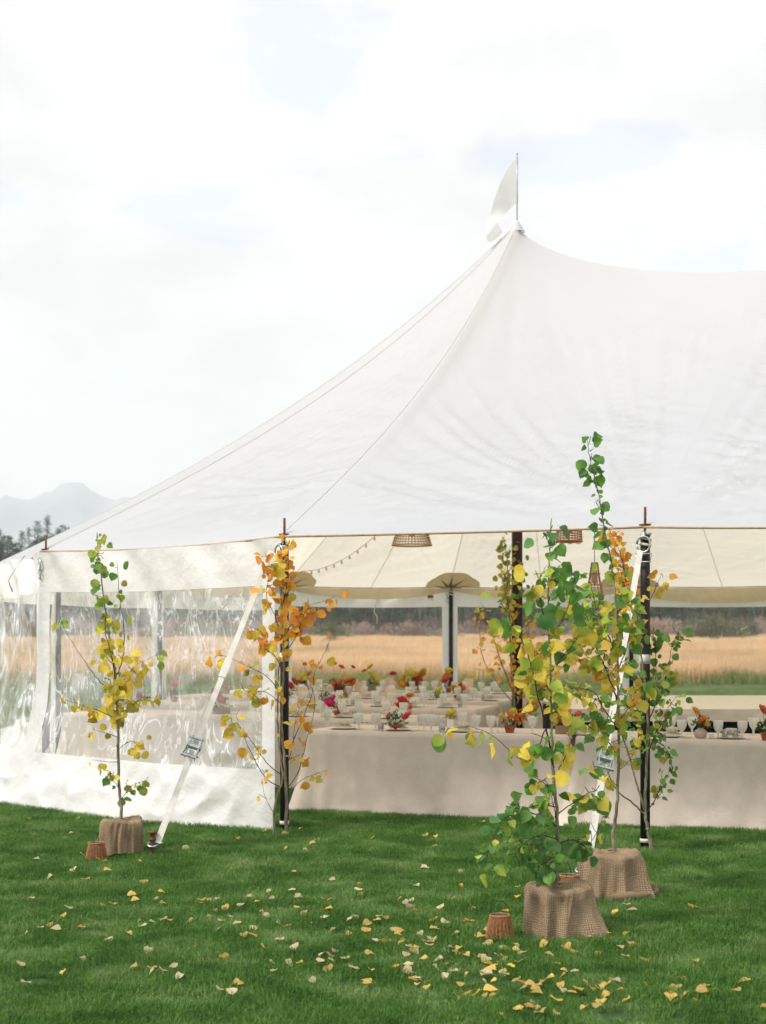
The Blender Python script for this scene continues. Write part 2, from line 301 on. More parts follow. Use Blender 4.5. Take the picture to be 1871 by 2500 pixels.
# instanced ground cover (geometry nodes on a cloud of points; counts as stuff)
def scatter(name,pts,tiles,smin,smax,label,cat):
    me=bpy.data.meshes.new(name); me.from_pydata(pts,[],[]); o=link(name,me)
    coll=bpy.data.collections.new(name+'_tiles')
    for t_ in tiles: coll.objects.link(bpy.data.objects.new(name+'_tile',t_))
    ng=bpy.data.node_groups.new(name,'GeometryNodeTree'); ng.interface.new_socket('Geometry',in_out='INPUT',socket_type='NodeSocketGeometry'); ng.interface.new_socket('Geometry',in_out='OUTPUT',socket_type='NodeSocketGeometry')
    N=ng.nodes.new; L=ng.links.new; gi=N('NodeGroupInput'); go=N('NodeGroupOutput'); ip=N('GeometryNodeInstanceOnPoints'); ci=N('GeometryNodeCollectionInfo')
    ci.inputs[0].default_value=coll; ci.inputs['Separate Children'].default_value=True; ci.inputs['Reset Children'].default_value=True
    rr=N('FunctionNodeRandomValue'); rr.data_type='FLOAT_VECTOR'; rr.inputs['Max'].default_value=(0,0,6.283); rr.inputs['Min'].default_value=(0,0,0)
    rs=N('FunctionNodeRandomValue'); rs.data_type='FLOAT'; rs.inputs[2].default_value=smin; rs.inputs[3].default_value=smax; rs.inputs['Seed'].default_value=3
    m2p=N('GeometryNodeMeshToPoints'); L(gi.outputs[0],m2p.inputs[0]); L(m2p.outputs[0],ip.inputs['Points']); L(ci.outputs[0],ip.inputs['Instance']); ip.inputs['Pick Instance'].default_value=True
    L(rr.outputs[0],ip.inputs['Rotation']); L(rs.outputs[1],ip.inputs['Scale']); L(ip.outputs[0],go.inputs[0])
    md=o.modifiers.new('scatter','NODES'); md.node_group=ng
    return tag(o,label,cat,kind='stuff')
def blades(name,n,half,h0,h1,w,lean,m,seed,segs=2,spread=None):
    rg=np.random.default_rng(seed); vs=[]; fs=[]
    cl=rg.uniform(0,2*PI)
    for k in range(n):
        x,y=rg.uniform(-half,half,2) if spread is None else rg.normal(0,spread,2)
        h=rg.uniform(h0,h1); a=rg.uniform(0,2*PI); l=abs(rg.normal(0,lean))*h; la=a if rg.random()<.5 else cl+rg.normal(0,.8)
        dx,dy=math.cos(la)*l,math.sin(la)*l; wx,wy=-math.sin(a)*w/2,math.cos(a)*w/2; o=len(vs)
        vs+=[(x-wx,y-wy,-.004),(x+wx,y+wy,-.004),(x+dx*.35-wx*.8,y+dy*.35-wy*.8,h*.6),(x+dx*.35+wx*.8,y+dy*.35+wy*.8,h*.6),(x+dx,y+dy,h*(1-.25*l/h))]
        fs+=[(o,o+1,o+3,o+2),(o+2,o+3,o+4)]
    me=bpy.data.meshes.new(name); me.from_pydata(vs,[],fs); me.materials.append(m); return me
tl=[blades('grass_tile',1500,.19,.020,.058,.0030,.7,M['grass'],s) for s in range(5)]
pts=[]; st=.28
for i in range(int(13/st)):
    for j in range(int(12.5/st)):
        x=-6.5+i*st+U(-.05,.05); y=3.0+j*st+U(-.05,.05); pts.append((x,y,0))
scatter('lawn_grass',pts,tl,.62,1.12,'short mown green grass of the lawn around the tent','grass')
tl=[blades('grass_tile_far',900,.5,.025,.05,.006,.6,M['grassfar'],s+20) for s in range(4)]
pts=[(-14+i*.75+U(-.1,.1),15.9+j*.75+U(-.1,.1),0) for i in range(45) for j in range(42)]
scatter('back_lawn_grass',pts,tl,.9,1.2,'short green grass inside and behind the tent','grass')
tl=[blades('meadow_tile',420,.6,.35,.75,.012,.25,M['straw'],s+40) for s in range(4)]
pts=[]
for k in range(9000):
    y=48.5+85*R()**1.3; x=U(-1,1)*(.30*y+3)
    if y>lawnedge(x)+.4: pts.append((x,y,gz(x,y)))
scatter('meadow_grass',pts,tl,.7,1.25,'tall dry golden meadow grass beyond the lawn','dry grass')
tl=[blades('weed_tile',160,.4,.15,.5,.014,.4,M['weeds'],s+60) for s in range(3)]
pts=[(x,lawnedge(x)+U(-.5,1.6),0.0) for x in [U(-17,17) for k in range(500)]]
scatter('meadow_edge_weeds',pts,tl,.6,1.2,'greenish weeds along the edge between lawn and meadow','weeds')

# ------------------------------------------------------------------ mountains
prof=[(-900,1230),(-500,1195),(-300,1235),(-120,1205),(0,1213),(18,1204),(39,1214),(68,1220),(85,1219),(106,1202),(130,1196),(145,1178),(164,1175),(213,1177),(232,1191),(259,1208),(278,1218),(302,1213),(338,1209),(370,1216),(520,1250),(800,1225),(1100,1290),(1500,1240),(1900,1280),(2600,1210),(3200,1260)]
def mtn(u,v):
    D=2600; X=-900+4100*u; 
    for a,b in zip(prof,prof[1:]):
        if a[0]<=X<=b[0]: y=a[1]+(b[1]-a[1])*(X-a[0])/(b[0]-a[0]); break
    top=(HY-y)/F*D+CH; wx=(X-CX)/F*D
    w=1-abs(v-.5)*2; nz=noise.fractal(Vector((wx*.006,v*5,0)),.9,2.1,5)
    rd=1-2*abs(noise.noise(Vector((wx*.011,v*6,7)))); z=top*(w**.75)+(nz*50+rd*40)*w*(1-w)*2.2+(noise.noise(Vector((wx*.05,v*9,3)))*5+rd*7+noise.noise(Vector((wx*.14,v*9,3)))*3)*w-6
    return (wx*(1+ (v-.5)*.2)+nz*30*(1-w), D+(v-.5)*1100, z-2)
tag(grid(260,24,mtn,M['rock'],'mountains'),kind='structure')

# ------------------------------------------------------------------ far trees
def pine_mesh(seed,H,w,m,ragged=.35):
    rg=random.Random(seed); b=MB(); nl=250; ph=rg.uniform(0,6)
    for k in range(nl):
        t=(k+rg.random())/nl; t=.06+.93*t; z=H*t; a=k*2.4+rg.uniform(-.6,.6)
        r=(w*(1-t)**.75*rg.uniform(1-ragged*1.3,1+ragged*.5)*(1+.22*math.sin(t*17+ph))*(.55+.45*min(1,t*5))+.10)
        if rg.random()<ragged*.35: continue
        dr=r*rg.uniform(-.45,.12)*(1 if t<.85 else -1.5); ca,sa=math.cos(a),math.sin(a)
        nq=max(3,int(r*4))
        for q in range(nq):
            f=(q+1)/nq; c=Vector((ca*r*f,sa*r*f,z+dr*f*f)); l=.30*(1.15-.6*f)*(.5+.5*(1-t))*w*.55+.09
            for s_ in (-1,1,0):
                a2=a+s_*rg.uniform(.5,1.2); d=Vector((math.cos(a2)*l,math.sin(a2)*l,l*rg.uniform(-.5,.35))); o=d.cross(Vector((rg.uniform(-1,1),rg.uniform(-1,1),1))).normalized()*l*.2
                b.add([c-o,c+d,c+o],[(0,1,2)])
    return b.mesh('crown',m,False)
def pine_trunk(H):
    return MB().tube([(0,0,0),(0,0,H*.6),(0,0,H)],[H*.013,H*.008,.02],6).mesh('trunk',M['pinebark'])
pm=[pine_mesh(s,10,w,M['pine'],r) for s,w,r in ((1,1.6,.4),(2,1.9,.35),(3,1.3,.6),(4,2.3,.3),(5,1.0,.7))]; pt=pine_trunk(10); pbm=pine_mesh(9,10,3.2,M['bluepine'],.25)
def pine(x,y,h,label,k=None,grp='pines behind the meadow',me=None,wide=1):
    t=thing('pine_tree',label,'tree',(x,y,gz(x,y)-.1),U(0,6),grp); s=h/10; t.scale=(s*wide,s*wide,s)
    link('crown',me or pm[k if k is not None else random.randrange(5)],t); link('trunk',pt,t); return t
# pines whose tips stand above the left of the tent
for x,yt,Yd,k,lab in ((2,1290,150,4,'thin sparse pine at the left edge of the picture'),(8,1310,140,1,'dark bushy pine at the far left beyond the roof'),(24,1306,150,2,'dark narrow pine left of the rusty corner pin'),(38,1335,138,3,'short broad dark pine behind the corner of the roof'),
    (54,1293,150,0,'dark pine second left of the tall pair beyond the roof'),(71,1286,146,2,'slim dark pine left of the tallest pine'),(92,1270,145,1,'full pine left of the tallest one beyond the roof'),(116,1256,152,2,'tallest ragged pine, open branches with sky showing through'),(128,1300,148,0,'low pine just right of the tallest pine'),
    (143,1286,156,0,'small dark pine right of the tallest pine'),(154,1280,160,1,'pair of small dark pines, left one near the roof slope'),(167,1284,158,0,'pair of small dark pines, right one near the roof slope'),(176,1292,160,2,'small pine tip touching the roof slope'),(213,1278,240,4,'tiny distant pine tip above the roof slope'),(236,1266,270,4,'furthest tiny pine tip above the roof slope')):
    p=px(x,yt,Yd); pine(p.x,Yd,p.z-gz(0,Yd)+.1,lab,k)
for i in range(210):
    Yd=U(142,180); x=U(-60,2050); X=(x-CX)/F*Yd; 
    zmax=CH+(HY-1405)/F*Yd if x>150 else CH+(HY-1325)/F*Yd
    pine(X,Yd,(zmax-gz(0,Yd))*U(.85,1.1),'dark pine in the dense belt seen through the clear tent wall',random.choice((1,3)),wide=1.9)
for x,yt,Yd,h in ((1838,1500,118,0),(1790,1515,122,0)):
    p=px(x,yt,Yd); pine(p.x,Yd,p.z-gz(0,Yd),'blue grey spruce bush at the right edge beyond the meadow' if x>1800 else 'smaller blue grey spruce left of the one at the right edge',None,'blue spruces at the right',pbm,1.15)
# forest floor mass behind (reads as one dark belt)
def shrub_mesh(seed,m,n=700,tw=.05,l=(.15,.4)):
    rg=random.Random(seed); b=MB()
    for k in range(n):
        th=rg.uniform(0,2*PI); ph=math.acos(rg.uniform(-.15,1)); r=rg.uniform(.3,1)**.5*(1+.28*math.sin(3*th+seed)*math.sin(2*ph))
        c=Vector((math.cos(th)*math.sin(ph)*r,math.sin(th)*math.sin(ph)*r,math.cos(ph)*r*.9))
        d=(Vector((c.x,c.y,abs(c.z)+.6))).normalized()+Vector((rg.uniform(-.5,.5),rg.uniform(-.5,.5),rg.uniform(-.2,.4))); d.normalize(); s=d.orthogonal().normalized(); ll=rg.uniform(*l)
        b.add([c-s*tw,c+s*tw,c+d*ll],[(0,1,2)])
    return b.mesh('crown',m,False)
sh=[shrub_mesh(s,M['willow'],2200,.022,(.08,.24)) for s in range(4)]; fsb=[shrub_mesh(s+10,M['shrub'],1600,.035,(.06,.18)) for s in range(2)]
shp=pine_mesh(77,10,2.4,M['shrub'],.5)
stem=MB()
for k in range(7): a=k*.9; stem.tube([(math.cos(a)*.08,math.sin(a)*.08,-.05),(math.cos(a)*.35,math.sin(a)*.35,.6)],[.03,.012],5)
stemm=stem.mesh('stem',M['pinebark'])
for i in range(78):
    x=-40+i*25+U(-12,12); Yd=U(112,138); X=(x-CX)/F*Yd; h=U(1.0,2.3); 
    
    t=thing('willow_shrub','low purplish or green shrub in the thicket behind the golden meadow','shrub',(X,Yd,gz(X,Yd)-.1),U(0,6),'willow thicket'); t.scale=(h*1.1,h*1.1,h)
    link('crown',random.choice(sh) if R()<.72 else random.choice(fsb),t); link('stem',stemm,t)
for x,yt,Yd,w,lab in ((812,1478,95,1.7,'round grey green tree standing in the golden meadow'),(800,1568,62,.45,'small sparse green seedling tree in the golden meadow'),(1750,1490,110,2.6,'olive green bush behind the meadow at the right')):
    p=px(x,yt,Yd); h=p.z-gz(0,Yd); t=thing('meadow_tree' ,lab,'tree',(p.x,Yd,gz(0,Yd)-.05),0); t.scale=(w,w,h) if w==2.6 else (h/10*1.25,h/10*1.25,h/10); link('crown',fsb[0] if w==2.6 else shp,t); link('stem',stemm,t)

# ------------------------------------------------------------------ tent
C1=Vector((1.655,18.2,0)); AX=Vector((.934,-.357,0)).normalized(); BX=Vector((-AX.y,AX.x,0)); PK=6.1
def ab(a,b,z=0): return C1+AX*a+BX*b+Vector((0,0,z))
cap=[(2.86,-6.72),(-.10,-6.72),(-3.12,-5.62),(-5.32,-3.32),(-6.23,-.67),(-6.15,1.93),(-5.07,4.16),(-2.73,5.59),(.1,6.5),(3.05,6.6)]
poles=cap+[(PK-a,b) for a,b in reversed(cap[1:-1])]   # closed loop
EZ=2.40; PZ=6.68
NP=len(poles)
PW=[ab(a,b,EZ) for a,b in poles]
def eave(u):   # u in [0,NP)
    i=int(u)%NP; f=u-int(u); p=PW[i].lerp(PW[(i+1)%NP],f); s=4*f*(1-f)
    c=ab(PK/2,0,EZ); inn=(c-p); inn.z=0; inn.normalize()
    return p+inn*(.02 if i==0 else .08)*s+Vector((0,0,-(.004 if i==0 else .03)*s)), i, f
def ridge(a):
    a=min(max(a,0),PK); f=a/PK; k=4*f*(1-f); return ab(a,0,PZ-.84*k**.62)
SAG=.42
def roofpt(u,t):
    e,i,f=eave(u); rel=e-C1; a=rel.dot(AX); 
    r=ridge(a); p=r.lerp(e,t)
    sg=SAG*(1-.35*max(0,min(1,(a+1)/4)))
    p.z-=sg*4*t*(1-t)*(1.25-.5*t)
    # slack cloth between the lines that run to the poles
    p.z-=.06*4*f*(1-f)*math.sin(PI*t)
    sf=min(1,.04+8*min(f,1-f))
    if t>0.02:
        for k in range(NP):
            d=(Vector((p.x,p.y,0))-Vector((PW[k].x,PW[k].y,0))); L_=d.length
            if L_<5.5 and L_>1e-4:
                an=math.atan2(d.y,d.x); w=math.exp(-L_/2.2)*min(1,L_*2.5)
                q=noise.noise(Vector((an*6,k*7.3,L_*.10)))
                # tension creases that fan out from the pole
                cz=max(0,1-abs(noise.noise(Vector((an*24+.15*math.sin(L_*.9),k*5.7,L_*.10))))*5)
                cz*=.35+.65*max(0,noise.noise(Vector((an*3,k*2.2,L_*.35)))+.5)
                p.z+=(.05*w*q+(.085 if k in (0,17) else .028)*math.exp(-L_/4.5)*min(1,L_*1.2)*cz)*min(1,(1-t)*7)*sf
        rp=Vector((p.x,p.y,0))-C1; an=math.atan2(rp.y,rp.x); 
        p.z+=sf*(.020*noise.noise(Vector((an*7,p.x*.25,p.y*.25)))+.006*noise.noise(Vector((an*19,p.x*.5,p.y*.4))))*min(1,t*4)*min(1,(1-t)*4+.1)
    return p
tent=thing('sailcloth_tent','large white sailcloth wedding tent with a peaked roof standing on the lawn','tent',C1)
NS=60
def lt(p): return Vector(p)-C1
roof=grid(NP*NS,130,lambda u,v:lt(roofpt(min(u*NP,NP-1e-6) if u<1 else 0.0,v)),M['roof'],'roof',tent)
# seams along the lines to the poles
for i in range(NP):
    for f in (0,.5):
        if f==0 and i in (0,17): continue
        sb=MB(); pts=[lt(roofpt(i+f,k/130)) for k in range(4,131)]
        for s_,z in ((.018,.012),(-.018,.012)): pass
        sb.tube([p+Vector((0,0,.003 if f==0 else -.009)) for p in pts],.0045,4)
        sb.build('seam',M['roof'] if f==0 else M['patch'],roof)
er=MB(); er.tube([lt(eave(k/12)[0])+Vector((0,0,-.004)) for k in range(NP*12+1)],.009,6); er.build('eave_rope',M['tan'],roof)
# hem of doubled cloth hanging inside the far eave
def hem(u,v):
    e,i,f=eave(5+u*6); c=ab(PK/2,0,EZ); inn=c-e; inn.z=0; inn.normalize()
    return lt(e+inn*(.03+.05*v)+Vector((0,0,-.02-(.06+.11*4*f*(1-f)+(.07 if i>=8 else 0))*v)))
grid(60,2,hem,M['patch'],'hem',tent)
for k in range(NP):
    p=PW[k]
    if k in (3,):pass
    b=lt(Vector((p.x,p.y,0))); c=ab(PK/2,0,0)-Vector((p.x,p.y,0)); c.normalize(); b=b+c*.05
    pb=MB(); pb.tube([b,b+Vector((0,0,EZ-.06))],.036,12); po=pb.build('side_pole',M['pole'],tent)
    pr=MB(); pr.tube([b+Vector((0,0,EZ-.07)),b+Vector((0,0,EZ+.15))],.010,8); pr.tube([b+Vector((0,0,EZ+.015)),b+Vector((0,0,EZ+.022))],.045,12); pr.build('pin',M['rust'],po)
    bk=MB(); o_=b-c*.06+Vector((0,0,EZ-.13))
    t_=Vector((-c.y,c.x,0))
    bk.tube([o_+t_*.05*math.cos(a)+Vector((0,0,.06*math.sin(a))) for a in [q*2*PI/14 for q in range(15)]],.008,6)
    bk.tube([o_+Vector((0,0,.06)),b+Vector((0,0,EZ-.02))],.012,6); bk.tube([o_+t_*.06+Vector((0,0,-.07)),o_-t_*.06+Vector((0,0,-.07)),o_-t_*.05+Vector((0,0,-.13)),o_+t_*.05+Vector((0,0,-.13)),o_+t_*.06+Vector((0,0,-.07))],.006,6)
    bk.build('clip',M['steel'],po)
    lo=MB(); lo.tube([b+Vector((.04*math.cos(q*.8),.04*math.sin(q*.8),EZ-.05-q*.006)) for q in range(16)],.011,6); lo.build('lashing',M['web'],po)
    for zz in ((1.42,.07),(.075,.03)) if k in (0,1) else ():
        MB().lathe([(.0385,zz[0]-zz[1]/2),(.0395,zz[0]-zz[1]/2),(.0395,zz[0]+zz[1]/2),(.0385,zz[0]+zz[1]/2)],b,14).build('tape',M['web'],po)
    # star shaped reinforcement under the roof
    if k in (6,7,8,9,10):
        def sp(th,rr,off):
            du=rr*math.cos(th)/3.0; tt=1-rr*math.sin(th)/6.6
            q=roofpt((k+du)%NP,max(.02,min(1,tt))); return lt(q)+Vector((0,0,-off))+lt(C1+c*.0)
        pa=MB(); n=24; vs=[sp(PI/2,.001,.012)]+[sp(PI*i/n,.47+.03*abs(math.sin(i*PI/6)),.012) for i in range(n+1)]
        pa.add(vs,[(0,i,i+1) for i in range(1,n+1)]); pa.build('reinforcement_patch',M['patch'],roof)
        pa=MB()
        for q in range(5):
            th=PI*(.1+.8*q/4); pa.add([sp(th-.30,.10,.035),sp(th+.30,.10,.035),sp(th,.40,.03)],[(0,1,2)]); pa.add([sp(PI/2,.001,.03),sp(th-.30,.10,.035),sp(th+.30,.10,.035)],[(0,1,2)])
        pa.build('star_patch',M['patch2'],roof)
for a in (0,PK):
    p=lt(ab(a,0,0)); cp=MB(); cp.tube([p,p+Vector((0,0,3)),p+Vector((0,0,PZ-.05))],[.068,.066,.05],14); cpo=cp.build('centre_pole',M['cpole'],tent)
    ms=MB(); ms.tube([p+Vector((0,0,PZ-.1)),p+Vector((0,0,PZ+.25)),p+Vector((0,0,PZ+.255)),p+Vector((0,0,PZ+.82))],[.007,.007,.012,.012],8); ms.tube([p+Vector((0,0,PZ+.85)),p+Vector((0,0,PZ+.87))],.012,8); ms.tube([p+Vector((0,0,PZ+.8)),p+Vector((0,0,PZ+.86))],.004,6)
    ms.build('mast',M['steel'],cpo)
    cpk=MB(); cpk.lathe([(.10,-.11),(.06,-.04),(.035,.0),(.02,.03),(.013,.035)],p+Vector((0,0,PZ+.0)),20); cpk.build('peak_cap',M['roof'],cpo)
# pennant blowing off the first mast: curved strip (outer edge, inner edge) at the peak's depth
Yp=C1.y
oe=[(1262,383),(1238,415),(1222,447),(1208,485),(1198,520),(1190,548),(1184,572),(1192,592),(1200,608)]
ie=[(1262,492),(1254,502),(1243,512),(1232,523),(1220,534),(1214,541),(1219,552),(1228,566),(1236,560)]
def flag(u,v):
    k=u*8; i=min(7,int(k)); f=k-i
    a=[oe[i][q]*(1-f)+oe[i+1][q]*f for q in(0,1)]; b=[ie[i][q]*(1-f)+ie[i+1][q]*f for q in(0,1)]
    x=a[0]*(1-v)+b[0]*v; y=a[1]*(1-v)+b[1]*v
    return lt(px(x,y,Yp-.02-.22*u*math.sin(u*3.2)-.05*math.sin(u*9+v*2)))
grid(40,8,flag,solid('white_pennant_cloth',(.90,.90,.91),(.88,.88,.89),3,.8,transl=.6,tcol=(.95,.95,.93)),'pennant',[o for o in tent.children if o.name.startswith('centre_pole')][0])

# ---- clear side walls
def wall(i,j,name,label,bulge,mv,u0=.05,u1=.95,wr=1.0,zwin=(.50,2.01),strip=.05,res=(90,50)):
    A=Vector((PW[i].x,PW[i].y,0)); B=Vector((PW[j].x,PW[j].y,0)); mid=(A+B)/2; d=(B-A); Ln=d.length; d.normalize(); nrm=Vector((d.y,-d.x,0))
    if nrm.dot(mid-ab(PK/2,0))<0: nrm=-nrm
    t=thing(name,label,'tent wall',mid,0,'clear tent side walls')
    def outn(k):   # outward direction at a pole, shared by both walls that meet there
        v_=(Vector((PW[k].x,PW[k].y,0))-Vector((PW[k-1].x,PW[k-1].y,0))).normalized()+(Vector((PW[(k+1)%NP].x,PW[(k+1)%NP].y,0))-Vector((PW[k].x,PW[k].y,0))).normalized()
        v_=Vector((v_.y,-v_.x,0)).normalized(); return v_ if v_.dot(nrm)>0 else -v_
    nA,nB=outn(i),outn(j)
    if i==1: nA=nrm
    def S(u,z,off=0):
        s=4*u*(1-u); zt=1-z/EZ
        wA=max(0,1-u/.35)**2; wB=max(0,1-(1-u)/.35)**2
        nn=(nrm*(1-wA-wB)+nA*wA+nB*wB).normalized(); ed=min(1,min(u,1-u)*14)
        o=bulge(u)*max(0,(zt-.4)/.6)**2.2
        q=Vector((u*Ln*1.3,z*1.1,i*5.0))
        w_=wr*(.022*noise.noise(q*1.6+Vector((0,z*.8,0)))+.010*noise.noise(q*5)+(.012*noise.noise(Vector((u*Ln*7+z*2,z*1.5,i)))))*(.3+zt)
        w_+=wr*(.032*math.sin((u*Ln*1.5+(EZ-z)*1.7)*3.2+i+2*noise.noise(q))+.018*math.sin((u*Ln*1.5+(EZ-z)*1.4)*7.3+i))*max(0,1-(EZ-z)*1.2)
        if z<.62:
            k=min(1,(.62-z)/.4); w_+=wr*k*(.095*noise.noise(Vector((u*Ln*1.3,z*2.2,i*3+9)))+.05*(1-2*abs(noise.noise(Vector((u*Ln*2.6,z*3.5+u*2,i*3+4))))))
        o+=w_*ed
        zz=max(z-.028*s*(z/EZ),0)
        base=A+d*(u*(Ln-.045 if i==1 else Ln)+(.045 if i==1 else 0))
        return base+nn*(o+off+.012)+Vector((0,0,zz))-mid
    G=lambda nm_,ua,ub,za,zb,m,off=0,nu=res[0],nv=res[1]: grid(nu,nv,lambda u,v:S(ua+(ub-ua)*u,za+(zb-za)*v,off),m,nm_,t)
    z0,z1=zwin
    G('valance',0,1,z1,EZ-.012,M['wallwhite'],0,120,16)
    G('window',u0,u1,z0,z1,mv,-.004,140,90)
    G('border',0,u0,z0,z1,M['wallwhite'],0,8,40); G('border',u1,1,z0,z1,M['wallwhite'],0,8,40)
    G('skirt',0,1,0.0,z0,M['wallwhite'],0,140,36)
    return t,S
w1,S1=wall(1,2,'tent_sidewall','clear vinyl tent wall panel with white borders between the two left poles',lambda u:.34*min(1,max(0,u)*2.2)**.8,M['vinyl'],.045,.950,1.0)
w2,S2=wall(2,3,'tent_sidewall','crumpled clear vinyl tent wall at the left edge of the picture',lambda u:.34+.34*math.sin(PI*min(1,u*1.1))**.8*(1-u*.3),M['vinyl2'],.05,.95,2.4)
for k,(i,j,lab) in enumerate(((3,4,'clear tent wall panel at the rounded left end'),(4,5,'clear tent wall panel at the rear of the left end'),(5,6,'rear clear tent wall panel behind the left poles'))):
    wall(i,j,'tent_sidewall',lab,lambda u:.05,M['vinylfar'],res=(40,30))
for i,j,lab in ((6,7,'rear clear tent wall panel left of the white bordered black pole'),(7,8,'rear clear tent wall panel behind the dark centre pole'),(8,9,'rear clear tent wall panel at the right of the opening'),(9,10,'rear clear tent wall panel beyond the right edge')):
    tw,Sw=wall(i,j,'tent_sidewall',lab,lambda u:.05,M['vinylfar'],.045,.955,.8,(.4,2.07),res=(40,30))
    if i==6:
        lb=MB(); q=Sw(.88,2.27,-.06); 
        for zz,hh,mm in ((.03,.07,'paperwhite'),(-.03,.045,'terra'),(-.075,.04,'paperwhite')):
            MB().box(q+Vector((0,-.03,zz)),(.095,.002,hh)).build('care_label',M[mm],tw,False)
tl_=thing('hanging_strap','loose white strap hanging in front of the rear clear wall','strap',ab(-3.8,4.95,2.4))
MB().tube([(0,0,0),(.02,0,-.25),(-.02,0,-.42),(.03,0,-.5),(.02,0,-.62)],.009,5).build('webbing',M['web'],tl_)

# ---- guy straps with ratchets
def ribbon(b,p,q,w,wd):
    d=(q-p).normalized(); s=d.cross(wd).normalized()*(w/2); n=d.cross(s).normalized()*.0015
    b.add([p-s-n,p+s-n,q+s-n,q-s-n,p-s+n,p+s+n,q+s+n,q-s+n],[(0,1,2,3),(7,6,5,4),(0,4,5,1),(2,6,7,3),(1,5,6,2),(0,3,7,4)])
def ratchet(b,c,d,s,n,sc=1):
    M3=Matrix((s,d,n)).transposed()
    P=lambda x,y,z:c+M3@Vector((x*sc,y*sc,z*sc))
    for x in(-.034,.034): b.add([P(x-.002,-.09,0),P(x+.002,-.09,0),P(x+.002,.09,0),P(x-.002,.09,0),P(x-.002,-.07,.03),P(x+.002,-.07,.03),P(x+.002,.06,.04),P(x-.002,.06,.04)],[(0,1,2,3),(7,6,5,4),(0,4,5,1),(2,6,7,3),(1,5,6,2),(0,3,7,4)])
    for x in(-.042,.042): b.add([P(x-.002,-.03,.01),P(x+.002,-.03,.01),P(x+.002,.03,.03),P(x-.002,.03,.03),P(x-.002,-.11,.085),P(x+.002,-.11,.085),P(x+.002,-.09,.10),P(x-.002,-.09,.10)],[(0,1,2,3),(7,6,5,4),(0,4,5,1),(2,6,7,3),(1,5,6,2),(0,3,7,4)])
    for y,z,r in((.06,.02,.008),(-.06,.012,.006),(0,.022,.020),(-.102,.094,.009)): b.tube([P(-.05,y,z),P(.05,y,z)],r*sc,8)
    for x in(-.04,.04):
        b.tube([P(x-.004,0,.022),P(x+.004,0,.022)],.030*sc,12)
def guy(top,bot,lab,labs,stake_lab,fr,sc=1.0,double=.5):
    g=thing('guy_strap',lab,'strap',bot,0,'guy straps holding the tent poles')
    a=Vector((0,0,.05)); t=top-bot; d=(t-a).normalized(); wd=Vector((0,-1,.15)).normalized()
    s=d.cross(wd).normalized(); n=s.cross(d).normalized()
    if n.y>0: n=-n; s=-s
    mid=a.lerp(t,fr); b=MB(); ribbon(b,mid,t,.043,wd); ribbon(b,a,mid-d*.05,.043,wd); ribbon(b,a+n*.012+s*.008,mid-d*.03+n*.02,.043,wd); ribbon(b,a.lerp(t,fr+.24)+n*.006,a.lerp(t,fr+.30)+n*.008,.056,wd)
    b.build('webbing',M['web'],g,False)
    r=MB(); ratchet(r,mid+n*.01,d,s,n,sc); r.build('ratchet',M['steel'],g,False)
    st=thing('ground_stake',stake_lab,'stake',Vector((bot.x-.03,bot.y,0)),0,'steel stakes at the guy straps')
    k=MB(); k.tube([(0,0,-.1),(0,0,.17)],.017,10); k.tube([(0,0,.17),(0,0,.185)],.034,12); k.tube([(0,0,.12),(0,0,.135)],.028,12); k.build('shaft',M['rust'],st)
    k=MB(); k.tube([(.0+.035*math.cos(q),.03*math.sin(q),.09+.012*math.sin(q)) for q in [i*2*PI/14 for i in range(15)]],.008,6); k.tube([(.03,0,.09),(.075,-.01,.105)],.007,6); k.build('shackle',M['steel'],st)
    return g
p1=PW[1]; p0=PW[0]
guy(Vector((p1.x-.06,p1.y-.08,2.28)),Vector((-1.63,10.62,.05)),'white ratchet strap slanting down left of the orange aspen to the lawn',0,'rusty round stake in the lawn beside the left burlap pot',.30,1.15)
guy(Vector((p0.x-.04,p0.y-.08,2.22)),Vector((1.30,9.45,.05)),'white ratchet strap half hidden behind the right saplings',0,'steel stake hidden behind the two right burlap pots',.31,1.15)
q=PW[2]; rp=thing('tie_rope','thin grey rope hanging from the left corner pole of the tent','rope',(q.x-.14,q.y-.05,q.z-.05))
MB().tube([(0,0,0),(-.06,-.05,-.09),(-.13,-.1,-.24),(-.09,-.1,-.34)],.006,6).build('cord',M['steel'],rp)

# ---- hanging basket lamps and string lights
def woven(R0,R1,H,nv,nh,r,m,parent,nm_='weave'):
    b=MB()
    for k in range(nv): a=2*PI*k/nv; b.tube([(R0*math.cos(a),R0*math.sin(a),0),((R0*.35+R1*.65)*math.cos(a),(R0*.35+R1*.65)*math.sin(a),H*.55),(R1*math.cos(a),R1*math.sin(a),H)],r,4,False)
    for j in range(nh+1):
        f=j/nh; rr=R0+(R1-R0)*f**1.3
        b.tube([(rr*math.cos(a),rr*math.sin(a),H*f) for a in [q*2*PI/36 for q in range(37)]],r*1.1,4,False)
    return b.build(nm_,m,parent)
def pendant(x,ybot,Yd,R0,R1,H,label,m,nv=36,nh=9,r=.0045,lin=True):
    p=px(x,ybot,Yd); t=thing('pendant_lamp',label,'lamp',p,0,'woven lamps hanging in the tent')
    woven(R0,R1,H,nv,nh,r,m,t); 
    MB().tube([(R0*math.cos(a),R0*math.sin(a),0) for a in [q*2*PI/36 for q in range(37)]],.010,6).build('rim',m,t)
    MB().tube([(0,0,H-.02),(0,0,3.2)] if 0 else [(0,0,H-.05),(0,0,H+.9)],.004,5).build('cord',M['wire'],t)
    MB().lathe([(0,H*.3),(.035,H*.45),(.035,H*.6),(.012,H)],(0,0,0),12).build('bulb',M['bulb'],t)
    return t
pendant(1006,1331,16.8,.225,.15,.26,'wide dome shaped honey wicker lamp hanging under the roof',M['wicker'])
